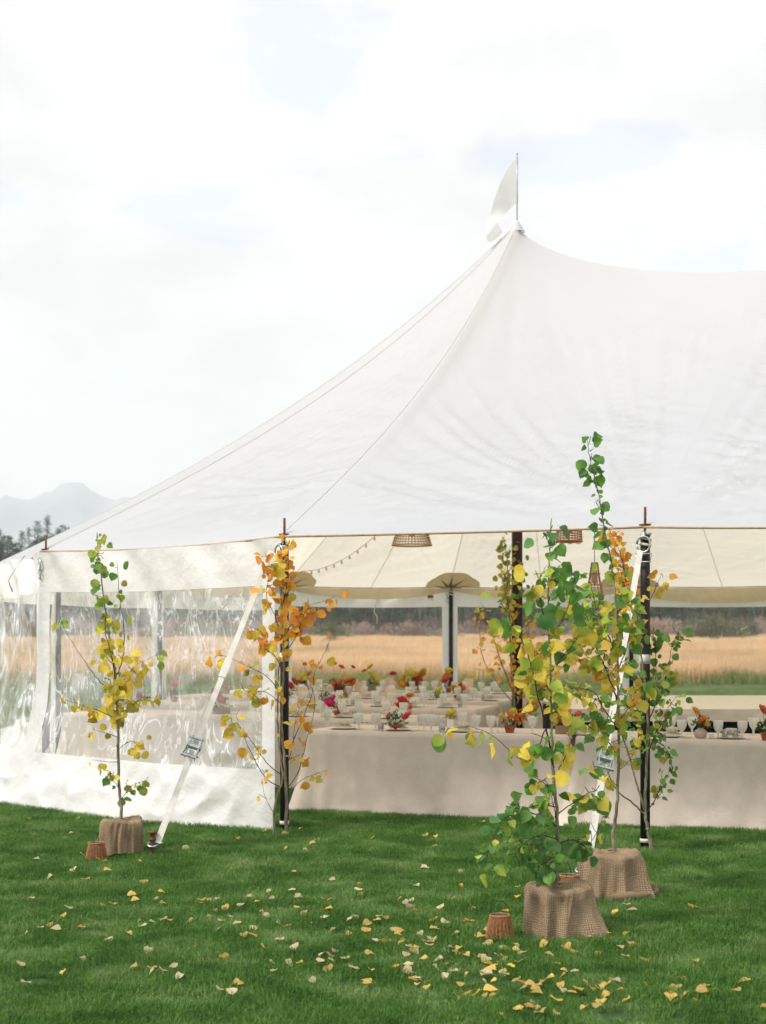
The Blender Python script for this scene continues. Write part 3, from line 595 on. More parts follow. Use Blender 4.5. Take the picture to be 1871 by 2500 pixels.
t=pendant(1390,1322,16.5,.145,.135,.24,'small amber woven basket lamp with loops, right of the centre pole',M['wicker2'],26,9,.005)
b=MB()
for dx in(-.09,0,.09): b.tube([(dx-.02,-.1,.0),(dx-.02,-.1,-.03),(dx+.02,-.1,-.03),(dx+.02,-.1,0)],.005,5)
b.build('loop',M['wicker2'],t)
t=pendant(1452,1455,16.0,.10,.035,.36,'tall birdcage shaped wicker lamp hanging behind the saplings',M['wicker2'],14,3,.005)
sl=thing('string_lights','string of small bulbs looping under the white tent roof','string lights',px(735,1395,20.5))
A=Vector((0,0,0)); B=px(925,1300,18.5)-px(735,1395,20.5)
cpts=[A.lerp(B,f)+Vector((0,0,-.12*4*f*(1-f))) for f in [k/20 for k in range(21)]]
MB().tube(cpts,.004,5).build('wire',M['wicker'],sl)
for k in range(1,20,2): MB().lathe([(0,-.055),(.014,-.04),(.012,-.02),(.006,0)],cpts[k],8).build('bulb',M['bulb'],sl)

# ------------------------------------------------------------------ tables
def table(x,y,length,depth,label,name='banquet_table',grp='linen covered banquet tables',seed=0,m='linen',h=.735,hang=.735):
    # (x,y): front right corner; table runs left along -AX, depth along BX
    t=thing(name,label,'table',(x,y,0),math.atan2(AX.y,AX.x),grp)
    n=36
    per=[]  # perimeter points with outward normal, local coords: x from -length..0, y 0..depth
    def seg(p,q,k,nr): 
        for i in range(k): f=i/k; per.append((p[0]+(q[0]-p[0])*f,p[1]+(q[1]-p[1])*f,nr[0],nr[1],min(f,1-f)*math.hypot(q[0]-p[0],q[1]-p[1])))
    nl=int(length*28); nd=int(depth*28)
    seg((-length,0),(0,0),nl,(0,-1)); seg((0,0),(0,depth),nd,(1,0)); seg((0,depth),(-length,depth),nl,(0,1)); seg((-length,depth),(-length,0),nd,(-1,0))
    N_=len(per); rows=16; vs=[]; fs=[]
    for j in range(rows+1):
        f=j/rows; z=h-f*hang
        for i,(a,b,nx,ny,dc) in enumerate(per):
            fl=.0015+.05*f*f+.11*f**1.6*math.exp(-dc/.14)
            w=(.045*noise.noise(Vector((a*2.6+seed,b*2.2,f*.6)))+.045*math.sin(a*19+seed+b*17)*noise.noise(Vector((a*1.3+seed*3,b*1.3,5)))+.050*math.sin(dc*38+1)*math.exp(-dc/.20))*f*1.2+.010*noise.noise(Vector((a*3,b*3,f*5+seed)))*f
            if f>.93 and hang>.7: w+=.03*noise.noise(Vector((a*5,b*5,seed)))*(f-.9)*10; 
            rz=0
            if j==0: fl=0
            cx=cy=0
            if dc<.06: 
                k=.5*math.exp(-dc/.03); 
                # blend the normal towards the diagonal at a corner
                sx=-1 if a<-length/2 else 1; sy=-1 if b<depth/2 else 1
                nx2=nx+(sx-nx)*k; ny2=ny+(sy-ny)*k
            else: nx2,ny2=nx,ny
            zz=z+(.012*noise.noise(Vector((a*2,b*2,seed+7))) if f==1 else 0)
            vs.append((a+nx2*(fl+w),b+ny2*(fl+w),max(zz,.004)))
        if j: 
            for i in range(N_): k=(i+1)%N_; fs.append(((j-1)*N_+i,j*N_+i,j*N_+k,(j-1)*N_+k))
    fs.append(tuple(range(N_)))
    b=MB(); b.add(vs,fs); me=b.mesh('tablecloth',M[m]); me.polygons[len(me.polygons)-1].use_smooth=False
    link('tablecloth',me,t)
    for a_,b_ in((-length+.1,.08),(-length+.1,depth-.08),(-.1,.08),(-.1,depth-.08)): MB().tube([(a_,b_,0),(a_,b_,h-.02)],.014,6).build('leg',M['steel'],t)
    return t
def onrow(pxx,base,d):
    # point on a line parallel to AX through base shifted d in depth, seen in photo column pxx
    b=Vector((base[0],base[1],0))+BX*d; k=(pxx-CX)/F; tt=(k*b.y-b.x)/(AX.x-k*AX.y); return b+AX*tt
H=.737
R1=(-.69,13.4); AXL=2.42
c=Vector((R1[0],R1[1],0))
def cr(base,l): p=Vector((base[0],base[1],0))+AX*l; return p.x,p.y
table(*cr(R1,2.42),2.42,.95,'front linen covered table, its draped left corner beside the orange aspen',seed=1)
table(*cr(R1,5.05),2.56,.95,'front linen covered table reaching the right edge of the picture',seed=4)
table(*cr(R1,7.8),2.7,.95,'linen covered table beyond the right edge of the picture',seed=6)
R2=(.36,14.9); table(*R2,2.42,.95,'second row linen table, right end behind the front table',seed=8); table(*cr(R2,-2.44),1.75,.95,'second row linen table seen through the left clear wall',seed=9)
R3=(1.08,17.15); table(*R3,2.42,.95,'third row linen table left of the centre pole',seed=10); table(*cr(R3,-2.44),2.2,.95,'third row linen table further left behind the clear wall',seed=11)
R4=(1.52,19.1); table(*R4,2.42,.95,'fourth row linen table ending beside the centre pole',seed=12); table(*cr(R4,-2.44),2.42,.95,'fourth row linen table at the left rear',seed=13)
R5=(2.15,21.3); table(*R5,2.42,.95,'rearmost linen table near the rear clear wall, right one',seed=14); table(*cr(R5,-2.44),2.42,.95,'rearmost linen table near the rear clear wall, left one',seed=15)
pf=thing('low_platform','cream covered platform with painted black shade underneath behind the front right table','platform',(2.2,16.25,0))
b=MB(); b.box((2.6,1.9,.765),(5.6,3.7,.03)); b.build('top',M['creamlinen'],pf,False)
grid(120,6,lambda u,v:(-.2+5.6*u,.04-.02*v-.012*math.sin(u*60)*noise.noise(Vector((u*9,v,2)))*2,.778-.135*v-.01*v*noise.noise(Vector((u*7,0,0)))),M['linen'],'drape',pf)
MB().box((2.6,1.95,.36),(5.3,3.3,.72)).build('skirt',M['black'],pf,False)  # black block paints the shade beneath the platform, not a cloth skirt

# ---- tableware prototypes (mesh data shared by every copy)
def mkgob():
    pr=[(.033,0),(.034,.004),(.010,.010),(.007,.022),(.011,.034),(.008,.044),(.018,.058),(.032,.080),(.039,.105),(.041,.135),(.040,.152),(.037,.152),(.037,.11),(.028,.08),(.010,.062)]
    return MB().lathe(pr,n=20,fn=lambda a,i:1+(.03*math.cos(a*10+i) if 6<=i<=9 else 0)).mesh('goblet',M['glass'])
def mkflute(): return MB().lathe([(.028,0),(.028,.003),(.005,.008),(.004,.09),(.014,.105),(.022,.14),(.024,.19),(.0225,.19),(.02,.14),(.006,.108)],n=14).mesh('wine_glass',M['glass'])
def mktum(): return MB().lathe([(.0,.0),(.028,0),(.033,.04),(.035,.09),(.0335,.09),(.030,.012),(0,.012)],n=18).mesh('tumbler',M['darkglass'])
def mkvot(): return MB().lathe([(.0,.0),(.022,0),(.022,.045),(.020,.045),(.020,.01),(0,.01)],n=14).mesh('candle_glass',M['glass'])
GOB,FLU,TUM,VOT=mkgob(),mkflute(),mktum(),mkvot()
PLA=MB().lathe([(.0,.004),(.08,.004),(.13,.014),(.132,.017),(.08,.009),(0,.008)],n=24).mesh('plate',M['ceramic'])
NAP=MB()
for k in range(3): NAP.box((0,.01*k,.008+.007*k),(.17-.03*k,.08-.01*k,.006),.2*k-.1)
for k in range(5): NAP.lathe([(.0,.0),(.022,.01),(.028,.03),(.018,.048),(0,.05)],(.03*math.cos(k*1.3),.02*math.sin(k*1.3)+.01,.022),8,lambda a,i:1+.2*math.sin(3*a+k))
NAP=NAP.mesh('napkin',M['napkin'])
CARD=MB().box((0,0,.085),(.105,.004,.17),m=Matrix.Rotation(-.12,3,'X')).mesh('menu_card',M['paper'],False)
CARDW=MB().box((0,0,.0205),(.038,.003,.041)).mesh('place_card',M['paperwhite'],False)
CUT=MB()
for k in range(2): CUT.box((.012*k-.1,0,.003),(.006,.16,.003)); CUT.box((.012*k-.1,.09,.004),(.016,.035,.002)); CUT.box((.012*k+.14,0,.003),(.006,.19,.003))
CUT=CUT.mesh('cutlery',M['gold'],False)
SPRIG=MB()
for k in range(9):
    a=k*.5-1; p=Vector((.02*k-.08,.01*math.sin(k),.03)); SPRIG.add([p,p+Vector((.012,.03*(-1)**k,.01)),p+Vector((.03,.02*(-1)**k,.004))],[(0,1,2)])
SPRIG=SPRIG.mesh('garnish',M['sage'],False)
def put(name,me,label,cat,p,grp=None,rz=0,s=1):
    o=link(name,me,None,(p.x,p.y,p.z)); o.rotation_euler=(0,0,rz); o.scale=(s,s,s); tag(o,label,cat,grp); return o
tz=math.atan2(AX.y,AX.x)
# flowers
def flower_mesh(mt,layers=4,petals=9,dome=.7):
    b=MB()
    for l in range(layers):
        f=l/(layers-1); el=.1+1.25*f; n=max(4,int(petals*(1-.5*f)))
        for k in range(n):
            a=2*PI*(k+.5*(l%2))/n+U(-.1,.1); d=Vector((math.cos(a)*math.cos(el),math.sin(a)*math.cos(el),math.sin(el)*dome)); s=Vector((-math.sin(a),math.cos(a),0))
            r=1-.18*f+U(-.08,.08); w=.32*(1-.4*f); up=Vector((0,0,.12))
            b.add([d*.15,d*r*.7-s*w,d*r+up,d*r*.7+s*w,d*r*.8],[(0,1,4),(1,2,4),(2,3,4),(3,0,4)])
    b.lathe([(.55,-.02),(.5,.4),(.25,.6),(0,.66)],n=8)
    return b.mesh('flower',FLM[mt],False)
FL={k:flower_mesh(k) for k in('orange','red','pink','yellow','amber','white','coral','rust')}
def green_mesh(seed,wh=False):
    rg=random.Random(seed); b=MB()
    for k in range(70):
        a=rg.uniform(0,2*PI); e=rg.uniform(.1,1.5); r=rg.uniform(.35,1); d=Vector((math.cos(a)*math.cos(e),math.sin(a)*math.cos(e),math.sin(e))); c=d*r; s=d.orthogonal().normalized(); s=Matrix.Rotation(rg.uniform(0,6),3,d)@s
        b.add([c-s*.02,c+s*.09+d*.1,c+d*.30,c-s*.09+d*.1],[(0,1,2,3)])
    for k in range(16):
        a=rg.uniform(0,2*PI); e=rg.uniform(.3,1.5); d=Vector((math.cos(a)*math.cos(e),math.sin(a)*math.cos(e),math.sin(e))); b.tube([(0,0,0),d*.6,d*1.1],.012,4,False)
    return b.mesh('greenery',FLM['green'],False)
GR=[green_mesh(s) for s in range(3)]
DAISY=MB()
for k in range(34):
    a=U(0,2*PI); e=U(.15,1.5); d=Vector((math.cos(a)*math.cos(e),math.sin(a)*math.cos(e),math.sin(e)))*U(.8,1.15); DAISY.lathe([(.0,.05),(.07,.0),(0,-.04)],d,5)
DAISY=DAISY.mesh('small_blossoms',FLM['white'],False)
def arrangement(p,label,kind,fl,gr=.07,daisy=False,grp=None,seed=0):
    t=thing('flower_arrangement',label,'flowers',p,U(0,6)*0,grp); zb=0
    if kind=='foot': 
        MB().lathe([(.038,0),(.03,.008),(.014,.016),(.016,.028),(.055,.040),(.068,.056),(.060,.056),(.0,.045)],n=20).build('bowl',M['terra'],t); zb=.055
    elif kind=='pot': MB().lathe([(.035,0),(.048,.05),(.052,.055),(.052,.062),(.044,.062),(0,.055)],n=18).build('bowl',M['terra'],t); zb=.058
    elif kind=='vase': MB().lathe([(.035,0),(.050,.012),(.052,.05),(.044,.068),(.026,.072),(.028,.084),(.022,.084),(0,.08)],n=22).build('vase',M['stoneware'],t); zb=.08
    elif kind=='box': MB().box((0,0,.035),(.20,.09,.07)).build('box',M['woodbox'],t,False); zb=.065
    elif kind=='cup': MB().lathe([(.028,0),(.030,.11),(.026,.11),(0,.10)],n=14).build('cup',M['ceramic'],t); zb=.1
    g=link('greenery',GR[seed%3],t,(0,0,zb)); g.scale=(gr,gr,gr*1.1)
    if daisy: d=link('small_blossoms',DAISY,t,(0,0,zb)); d.scale=(gr*1.15,gr*.9,gr*1.35)
    for (c_,x,z,s) in fl:
        y=U(-.03,.03)-.02; s*=1.22; o=link('flower',FL[c_],t,(x,y,zb+z)); o.scale=(s,s,s); o.rotation_euler=(U(.3,1.1),U(-.4,.4),U(0,6))
        MB().tube([(0,0,zb-.01),(x*.6,y*.6,zb+z*.6),(x,y,zb+z)],.0022,4,False).build('stem',FLM['green'],t)
    return t
# --- front table, laid out as in the photo
def T1(x,d): p=onrow(x,R1,d); p.z=H; return p
front=[(877,.18,'front table goblet left of the magenta flowers'),(917,.20,'front table goblet just right of the magenta flowers'),(1036,.22,'left goblet of the touching pair on the front table'),(1053,.16,'right goblet of the touching pair on the front table'),
 (1163,.2,'front table goblet left of the overhanging yellow aspen twig end'),(1199,.18,'front table goblet right of the single yellow bloom'),(1300,.2,'front table goblet partly hidden behind the large yellow leaves'),
 (1606,.22,'front table goblet right beside the black right pole'),(1665,.16,'front table goblet left of the stoneware vase'),(1754,.16,'front table goblet right of the stoneware vase'),(1813,.2,'front table goblet left of the last terracotta bowl')]
for x,d,lab in front: put('goblet',GOB,lab,'glass',T1(x,d),'cut glass goblets on the tables',U(0,6),1.0)
for x,d,lab in ((866,.3,'thin stemmed glass left of the first front goblets'),(927,.32,'thin stemmed glass behind the second front goblet'),(1023,.3,'thin stemmed glass left of the touching goblets'),(1071,.3,'thin stemmed glass right of the touching goblets'),(1215,.3,'thin stemmed glass near the right of the yellow bloom')):
    put('wine_glass',FLU,lab,'glass',T1(x,d),'thin glasses on the front table',0,.72)
for x,d,lab in ((1771,.22,'left of two smooth tumblers in front of the dark platform side'),(1796,.24,'right of two smooth tumblers in front of the dark platform side'),(930,.12,'short tumbler near the front edge left of the terracotta bowl'),(1080,.12,'short tumbler right of the touching goblets')):
    put('tumbler',TUM,lab,'glass',T1(x,d),'smooth tumblers',0,.85)
put('candle_glass',VOT,'little white votive glass right of the stoneware vase','candle holder',T1(1737,.12),None,0,.95)
for x,d,lab in ((800,.62,'far side goblet near the left end of the front table'),(985,.7,'far side goblet behind the terracotta bowl of daisies'),(1130,.66,'far side goblet right of the touching pair'),(1245,.7,'far side goblet behind the low orange bowl'),(1640,.7,'far side goblet between the black pole and the stoneware vase'),(1690,.66,'far side goblet just left of the stoneware vase'),(1840,.7,'far side goblet near the right edge of the picture')):
    put('goblet',GOB,lab,'glass',T1(x,d),'cut glass goblets on the tables',U(0,6),1.0)
for x,lab in ((840,'plate with napkin at the left end of the front table'),(975,'plate in front of the footed terracotta bowl'),(1130,'plate right of the touching goblets on the front table'),(1420,'plate behind the ratchet strap on the front table'),(1640,'plate between the black pole and the stoneware vase'),(1785,'plate below the two smooth tumblers')):
    p=T1(x,.24); pl=put('plate',PLA,lab,'plate',p,'plates on the front table')
    put('napkin',NAP,'folded pale napkin on the '+lab,'napkin',p+Vector((0,0,.014)),'napkins on the front table',tz+U(-.3,.3))
    put('cutlery_set',CUT,'gold cutlery beside the '+lab,'cutlery',T1(x,.2)+Vector((0,0,.001)),'gold cutlery on the front table',tz)
for x,lab in ((880,'sage sprig beside the first goblet'),(1785,'sage sprig on the plate below the tumblers')): put('garnish_sprig',SPRIG,lab,'garnish',T1(x,.22)+Vector((0,0,.03)),None,tz)
arrangement(T1(966,.14),'footed terracotta bowl of white daisies and coral blooms on the front table','foot',[('coral',-.06,.08,.032),('coral',.11,.09,.038),('coral',.085,.07,.030),('white',.0,.12,.024),('white',.03,.10,.022),('white',-.03,.09,.022)],.10,True,seed=0)
arrangement(T1(1100,.3),'single mustard bloom with greenery in a pale cup on the front table','cup',[('yellow',.01,.055,.048)],.06,seed=1)
arrangement(T1(1245,.3),'low bowl of orange and yellow blooms behind the large yellow leaves','pot',[('orange',0,.09,.04),('orange',.05,.05,.045),('amber',-.05,.06,.04),('yellow',.03,.13,.035),('yellow',-.08,.09,.028),('orange',.09,.09,.03)],.08,seed=2)
arrangement(T1(1385,.35),'wooden box of orange and yellow flowers behind the saplings','box',[('orange',-.07,.07,.05),('yellow',.05,.05,.045),('amber',0,.12,.045),('coral',.09,.10,.04),('rust',-.02,.06,.05),('yellow',-.10,.03,.035)],.10,seed=0)
arrangement(T1(1711,.2),'round stoneware vase with amber and orange marigolds at the right','vase',[('amber',-.055,.145,.045),('orange',.015,.065,.050),('amber',.04,.035,.030)],.095,seed=1)
v_=arrangement(T1(1872,.12),'terracotta bowl of white daisies and a red bloom at the right edge','pot',[('coral',-.045,.19,.05),('orange',.035,.08,.045)],.095,True,seed=2)
# --- second and third rows, placed ones
def TR(row,x,d): p=onrow(x,row,d); p.z=H; return p
for row,x,d,fl,k,lab in ((R2,826,.3,[('pink',-.09,.09,.055),('pink',-.05,.14,.035),('yellow',.035,.15,.034),('yellow',.0,.05,.045)],'pot','terracotta pot with magenta and mustard blooms on the second row'),
  (R2,985,.45,[('red',-.01,.10,.07),('red',-.04,.05,.06),('amber',.07,.17,.045),('coral',.05,.06,.05)],'pot','bunch of bright red blooms on the second row table'),
  (R3,795,.4,[('white',-.05,.16,.04),('white',0,.18,.035),('white',.05,.15,.04),('white',.02,.10,.03)],'pot','white blossoms with dark greenery in a clay pot on the third row'),
  (R3,1074,.3,[('yellow',0,.10,.055)],'cup','lone mustard bloom on the third row table'),
  (R4,835,.3,[('rust',-.10,.10,.08),('rust',-.03,.13,.07),('red',-.04,.05,.07),('orange',.10,.16,.08),('rust',.17,.14,.07),('amber',.08,.07,.06)],'box','wide rust and orange arrangement on the fourth row'),
  (R4,1117,.3,[('orange',.07,.10,.05),('amber',-.05,.10,.05),('rust',.04,.14,.04)],'pot','terracotta pot of orange blooms left of the centre pole'),
  (R5,1008,.4,[('yellow',-.14,.10,.10),('yellow',-.02,.20,.10),('red',.03,.08,.09),('orange',.13,.18,.08),('yellow',.16,.24,.06),('amber',-.16,.04,.09),('red',-.30,.2,.06),('yellow',-.05,.05,.08),('rust',.08,.12,.08),('orange',0,.15,.07)],'box','big mustard and red arrangement on the rearmost table'),
  (R5,1095,.3,[('orange',-.02,.18,.08),('yellow',.0,.27,.06),('coral',-.05,.12,.06)],'pot','orange blooms in front of the white bordered rear pole'),
  (R5,905,.4,[('yellow',0,.17,.08),('yellow',.0,.30,.06),('orange',-.09,.24,.05),('yellow',.10,.1,.06)],'box','mustard blooms at the middle of the rearmost table'),
  (R5,742,.4,[('yellow',.0,.14,.09),('rust',-.06,.05,.06),('orange',.1,.2,.05),('yellow',.08,.06,.06)],'box','lime and orange arrangement at the left of the rearmost table'),
  (R5,815,.45,[('rust',0,.30,.06),('coral',.12,.26,.05),('red',.30,.26,.04)],'cup','tall loose rust blooms on the rearmost table'),
  (R3,705,.4,[('red',0,.16,.08),('rust',.07,.22,.06),('coral',-.05,.08,.06)],'pot','red dahlias just right of the left black pole'),
  (R2,540,.4,[('red',-.05,.16,.07),('coral',.06,.2,.05),('rust',0,.08,.06)],'box','red flowers seen through the clear wall beside the strap'),
  (R3,426,.4,[('coral',0,.16,.07),('red',-.04,.05,.05)],'pot','coral flowers seen through the clear wall'),
  (R2,330,.4,[('red',.05,.12,.05),('coral',0,.2,.05)],'pot','red flowers behind the clear wall near the left sapling')):
    arrangement(TR(row,x,d),lab,k,fl,.11 if k=='box' else .08,seed=int(x)%3)
p=TR(R2,193,.4); tlp=thing('table_lamp','white table lamp seen through the clear wall at the left','lamp',p)
MB().lathe([(.085,.25),(.088,.25),(.062,.42),(.060,.42)],n=22).build('lamp_shade',M['lampshade'],tlp); MB().lathe([(.05,0),(.05,.01),(.012,.02),(.010,.26)],n=12).build('base',M['gold'],tlp)
ORD='first second third fourth fifth sixth seventh eighth ninth tenth eleventh twelfth thirteenth fourteenth fifteenth'.split()
names={0:'second row table',1:'third row table',2:'fourth row table',3:'rearmost table'}
for ri,(row,xa,xb,n) in enumerate(((R2,700,1010,6),(R3,715,1150,10),(R4,715,1210,13),(R5,700,1225,15))):
    for k in range(n):
        x=xa+(xb-xa)*(k+.5)/n+U(-9,9)
        for d in ((.2,.75) if k%2==0 else (.25,)):
            nm_=names[ri]
            put('goblet',GOB,ORD[k]+' goblet from the left '+('along the near edge' if d<.5 else 'along the far edge')+' of the '+nm_,'glass',TR(row,x+U(-4,4),d),'goblets on the '+nm_,U(0,6),1.08)
        if k%2: put('wine_glass',FLU,'thin stemmed glass at the '+ORD[k]+' place from the left, '+nm_,'glass',TR(row,x+8,.4),'thin glasses on the '+nm_,0,.75)
        if k%3==0: put('tumbler',TUM,'short tumbler at the '+ORD[k]+' place from the left, '+nm_,'glass',TR(row,x-8,.3),'tumblers on the '+nm_,0,.85)
        if k%2==0:
            p=TR(row,x+10,.2); put('plate',PLA,'cream plate at the '+ORD[k]+' place from the left on the '+nm_,'plate',p,'plates on the '+nm_); put('napkin',NAP,'folded napkin on the plate at the '+ORD[k]+' place from the left, '+nm_,'napkin',p+Vector((0,0,.014)),'napkins on the '+nm_,U(0,6))
for row,x,lab in ((R4,878,'peach menu card standing on the fourth row between orange blooms'),(R5,952,'peach menu card standing on the rearmost table'),(R5,1145,'peach menu card right of the rear pole'),(R3,955,'peach menu card above the red blooms'),(R3,740,'peach menu card at the left of the third row')):
    put('menu_card',CARD,lab,'menu card',TR(row,x,.45),None,U(-.2,.2),1.25)
for x,lab in ((250,'left'),(480,'middle'),(610,'right')):
    for d in(.2,.6):
        put('goblet',GOB,'cut goblet on the table behind the left clear wall','glass',TR(R2,x+d*30,d),'goblets behind the left clear wall',0,1.05)

# ------------------------------------------------------------------ aspen leaves and saplings
def leaf_mesh(mt,kind):
    # y along the midrib (0 = stalk end, 1 = tip), x across; unit length
    if kind==0: half=[(0,.06),(.30,.02),(.46,.16),(.53,.36),(.47,.58),(.30,.78),(.12,.92),(0,1.05)]
    elif kind==1: half=[(0,.02),(.24,.03),(.42,.18),(.50,.40),(.46,.62),(.30,.82),(.0,.96)]
    else: half=[(0,.0),(.20,.06),(.36,.20),(.42,.38),(.38,.58),(.24,.80),(.08,1.0),(0,1.12)]
    b=MB(); n=len(half); z=lambda x,y:(.34,.16,.50)[kind]*abs(x)-(.16,.28,.10)[kind]*y*y+.09*math.sin(8*y+5*x+kind*2)*abs(x)*2
    mids=[(0,half[i][1]) for i in range(n)]
    vs=[(0,y,z(0,y)) for x,y in half]+[(x,y,z(x,y)) for x,y in half]+[(-x*1.03,y-.01,z(x,y)*.8+.02) for x,y in half]
    fs=[]
    for i in range(n-1):
        fs.append((i,i+1,n+i+1,n+i) if half[i][0]>0 and half[i+1][0]>0 else ((i,i+1,n+i+1) if half[i][0]==0 else (i,i+1,n+i)))
        fs.append((2*n+i,2*n+i+1,i+1,i) if half[i][0]>0 and half[i+1][0]>0 else ((2*n+i+1,i+1,i) if half[i][0]==0 else (2*n+i,i+1,i)))
    b.add(vs,fs)
    b.add([(-.012,-.02,0),(.012,-.02,0),(.0,-.75,.14),(0,.1,0)],[(0,1,2),(0,3,1)])
    me=b.mesh('leaf',LM[mt]); return me
LF={(c_,k):leaf_mesh(c_,k) for c_ in LM for k in(0,1,2)}
def bez(pts,n):
    # Catmull-Rom through points
    P=[pts[0]]+list(pts)+[pts[-1]]; out=[]
    for i in range(1,len(P)-2):
        for k in range(n):
            t=k/n; a,b_,c_,d=P[i-1],P[i],P[i+1],P[i+2]
            out.append(.5*((2*b_)+(c_-a)*t+(2*a-5*b_+4*c_-d)*t*t+(3*b_-a-3*c_+d)*t**3))
    out.append(P[-2]); return out
def pick(w): 
    r=R()*sum(w.values())
    for k,v in w.items():
        r-=v
        if r<=0: return k
    return k
def sapling(name,label,Y0,base,branches,colfn,size,grp,maxleaf=300,leafkinds=(0,1),dens=1.5,seed=1):
    """branches: (list of (px,py,dY), r0, r1, leaves per metre, number of side twigs, twig length, leaf start fraction)"""
    random.seed(seed)
    t=thing(name,label,'sapling',base,0,grp); leaves=[]
    for bi,(pts,r0,r1,lpm,ntw,tl_,fs_) in enumerate(branches):
        P=[px(x,y,Y0+dy)-Vector(base) for x,y,dy in pts]
        C=bez(P,7)
        C=[c_+Vector((U(-1,1),U(-1,1),0))*.004 if 0<i<len(C)-1 else c_ for i,c_ in enumerate(C)]
        n=len(C); b=MB(); b.tube(C,[r0+(r1-r0)*(i/(n-1))**.8 for i in range(n)],8 if r0>.008 else 5)
        if r0>.011:
            for k in range(5):
                i=random.randrange(2,n-1); q=C[i]; b.tube([q+Vector((0,0,-.006)),q+Vector((0,0,.006))],(r0+(r1-r0)*i/n)*1.16,8)
        ob=b.build('trunk' if r0>.0095 else 'branch',M['bark'] if r0>.006 else M['twig'],t)
        paths=[(C,fs_)]
        tw=MB()
        for k in range(ntw):
            f=fs_+(1-fs_)*(k+R())/ntw; i=min(n-2,int(f*(n-1))); d=(C[i+1]-C[i]).normalized(); a=U(0,2*PI)
            side=Vector((math.cos(a),math.sin(a)*.7,U(-.1,.5))); side.normalize(); l=tl_*U(.5,1.2)*(1-.4*f)
            q=[C[i],C[i]+(side*.6+d*.3)*l*.5,C[i]+(side*.75+d*.35)*l+Vector((0,0,U(-.05,.03)))]
            q=bez(q,4); tw.tube(q,[.0022]*(len(q)-1)+[.0008],4,False); paths.append((q,.25))
        if ntw: tag(tw.build('twig',M['twig'],t,True),kind='stuff')
        for q,f0 in paths:
            Ln=sum((q[i+1]-q[i]).length for i in range(len(q)-1)); k=max(2,int(Ln*(1-f0)*lpm*dens)) if lpm else 0
            for j in range(k):
                f=f0+(1-f0)*(j+R())/k; x=f*(len(q)-1); i=min(int(x),len(q)-2); p=q[i].lerp(q[i+1],x-i)
                if j==k-1: p=q[-1]
                leaves.append(p)
    extra=None; res=[]
    for p in leaves:
        wp=p+Vector(base); X=CX+F*wp.x/wp.y; Yp_=HY-F*(wp.z-CH)/wp.y
        cc=pick(colfn(X,Yp_)); s=size*U(.5,1.3)*(.8 if wp.z<.75 else 1)
        # petiole leaves the twig sideways, blade hangs
        a=U(0,2*PI); h=Vector((math.cos(a),math.sin(a),0)); yd=(h*U(.25,1.0)+Vector((0,0,U(-1.3,.25)))).normalized()
        nz=Vector((U(-.8,.8),-1,U(-.2,1.0))).normalized() if R()<.62 else Vector((U(-1,1),U(-1,1),U(-.3,1))).normalized()
        xd=yd.cross(nz); xd=xd.normalized() if xd.length>1e-3 else yd.orthogonal().normalized(); zd=xd.cross(yd)
        st=p+yd*s*.72
        M4=Matrix((xd*s,yd*s,zd*s)).transposed().to_4x4(); M4.translation=st
        res.append((wp.y,M4,cc,random.choice(leafkinds)))
    res.sort(key=lambda r:r[0])
    for _,M4,cc,k in res[:maxleaf]:
        o=link('leaf',LF[(cc,k)],t); o.matrix_local=M4
    rest=res[maxleaf:]
    if rest:
        by={}
        for _,M4,cc,k in rest: by.setdefault(cc,[]).append((M4,k))
        vs=[];fs=[];mi=[]; mats=list(by)
        for ci,cc in enumerate(mats):
            for M4,k in by[cc]:
                me=LF[(cc,k)]; o_=len(vs); vs+=[tuple(M4@v.co) for v in me.vertices]
                for pl in me.polygons: fs.append(tuple(v+o_ for v in pl.vertices)); mi.append(ci)
        me=bpy.data.meshes.new('foliage'); me.from_pydata(vs,[],fs)
        for cc in mats: me.materials.append(LM[cc])
        me.polygons.foreach_set('material_index',mi); me.polygons.foreach_set('use_smooth',[True]*len(fs)); me.update()
        tag(link('foliage',me,t),kind='stuff')
    print(name,len(res),'leaves'); return t

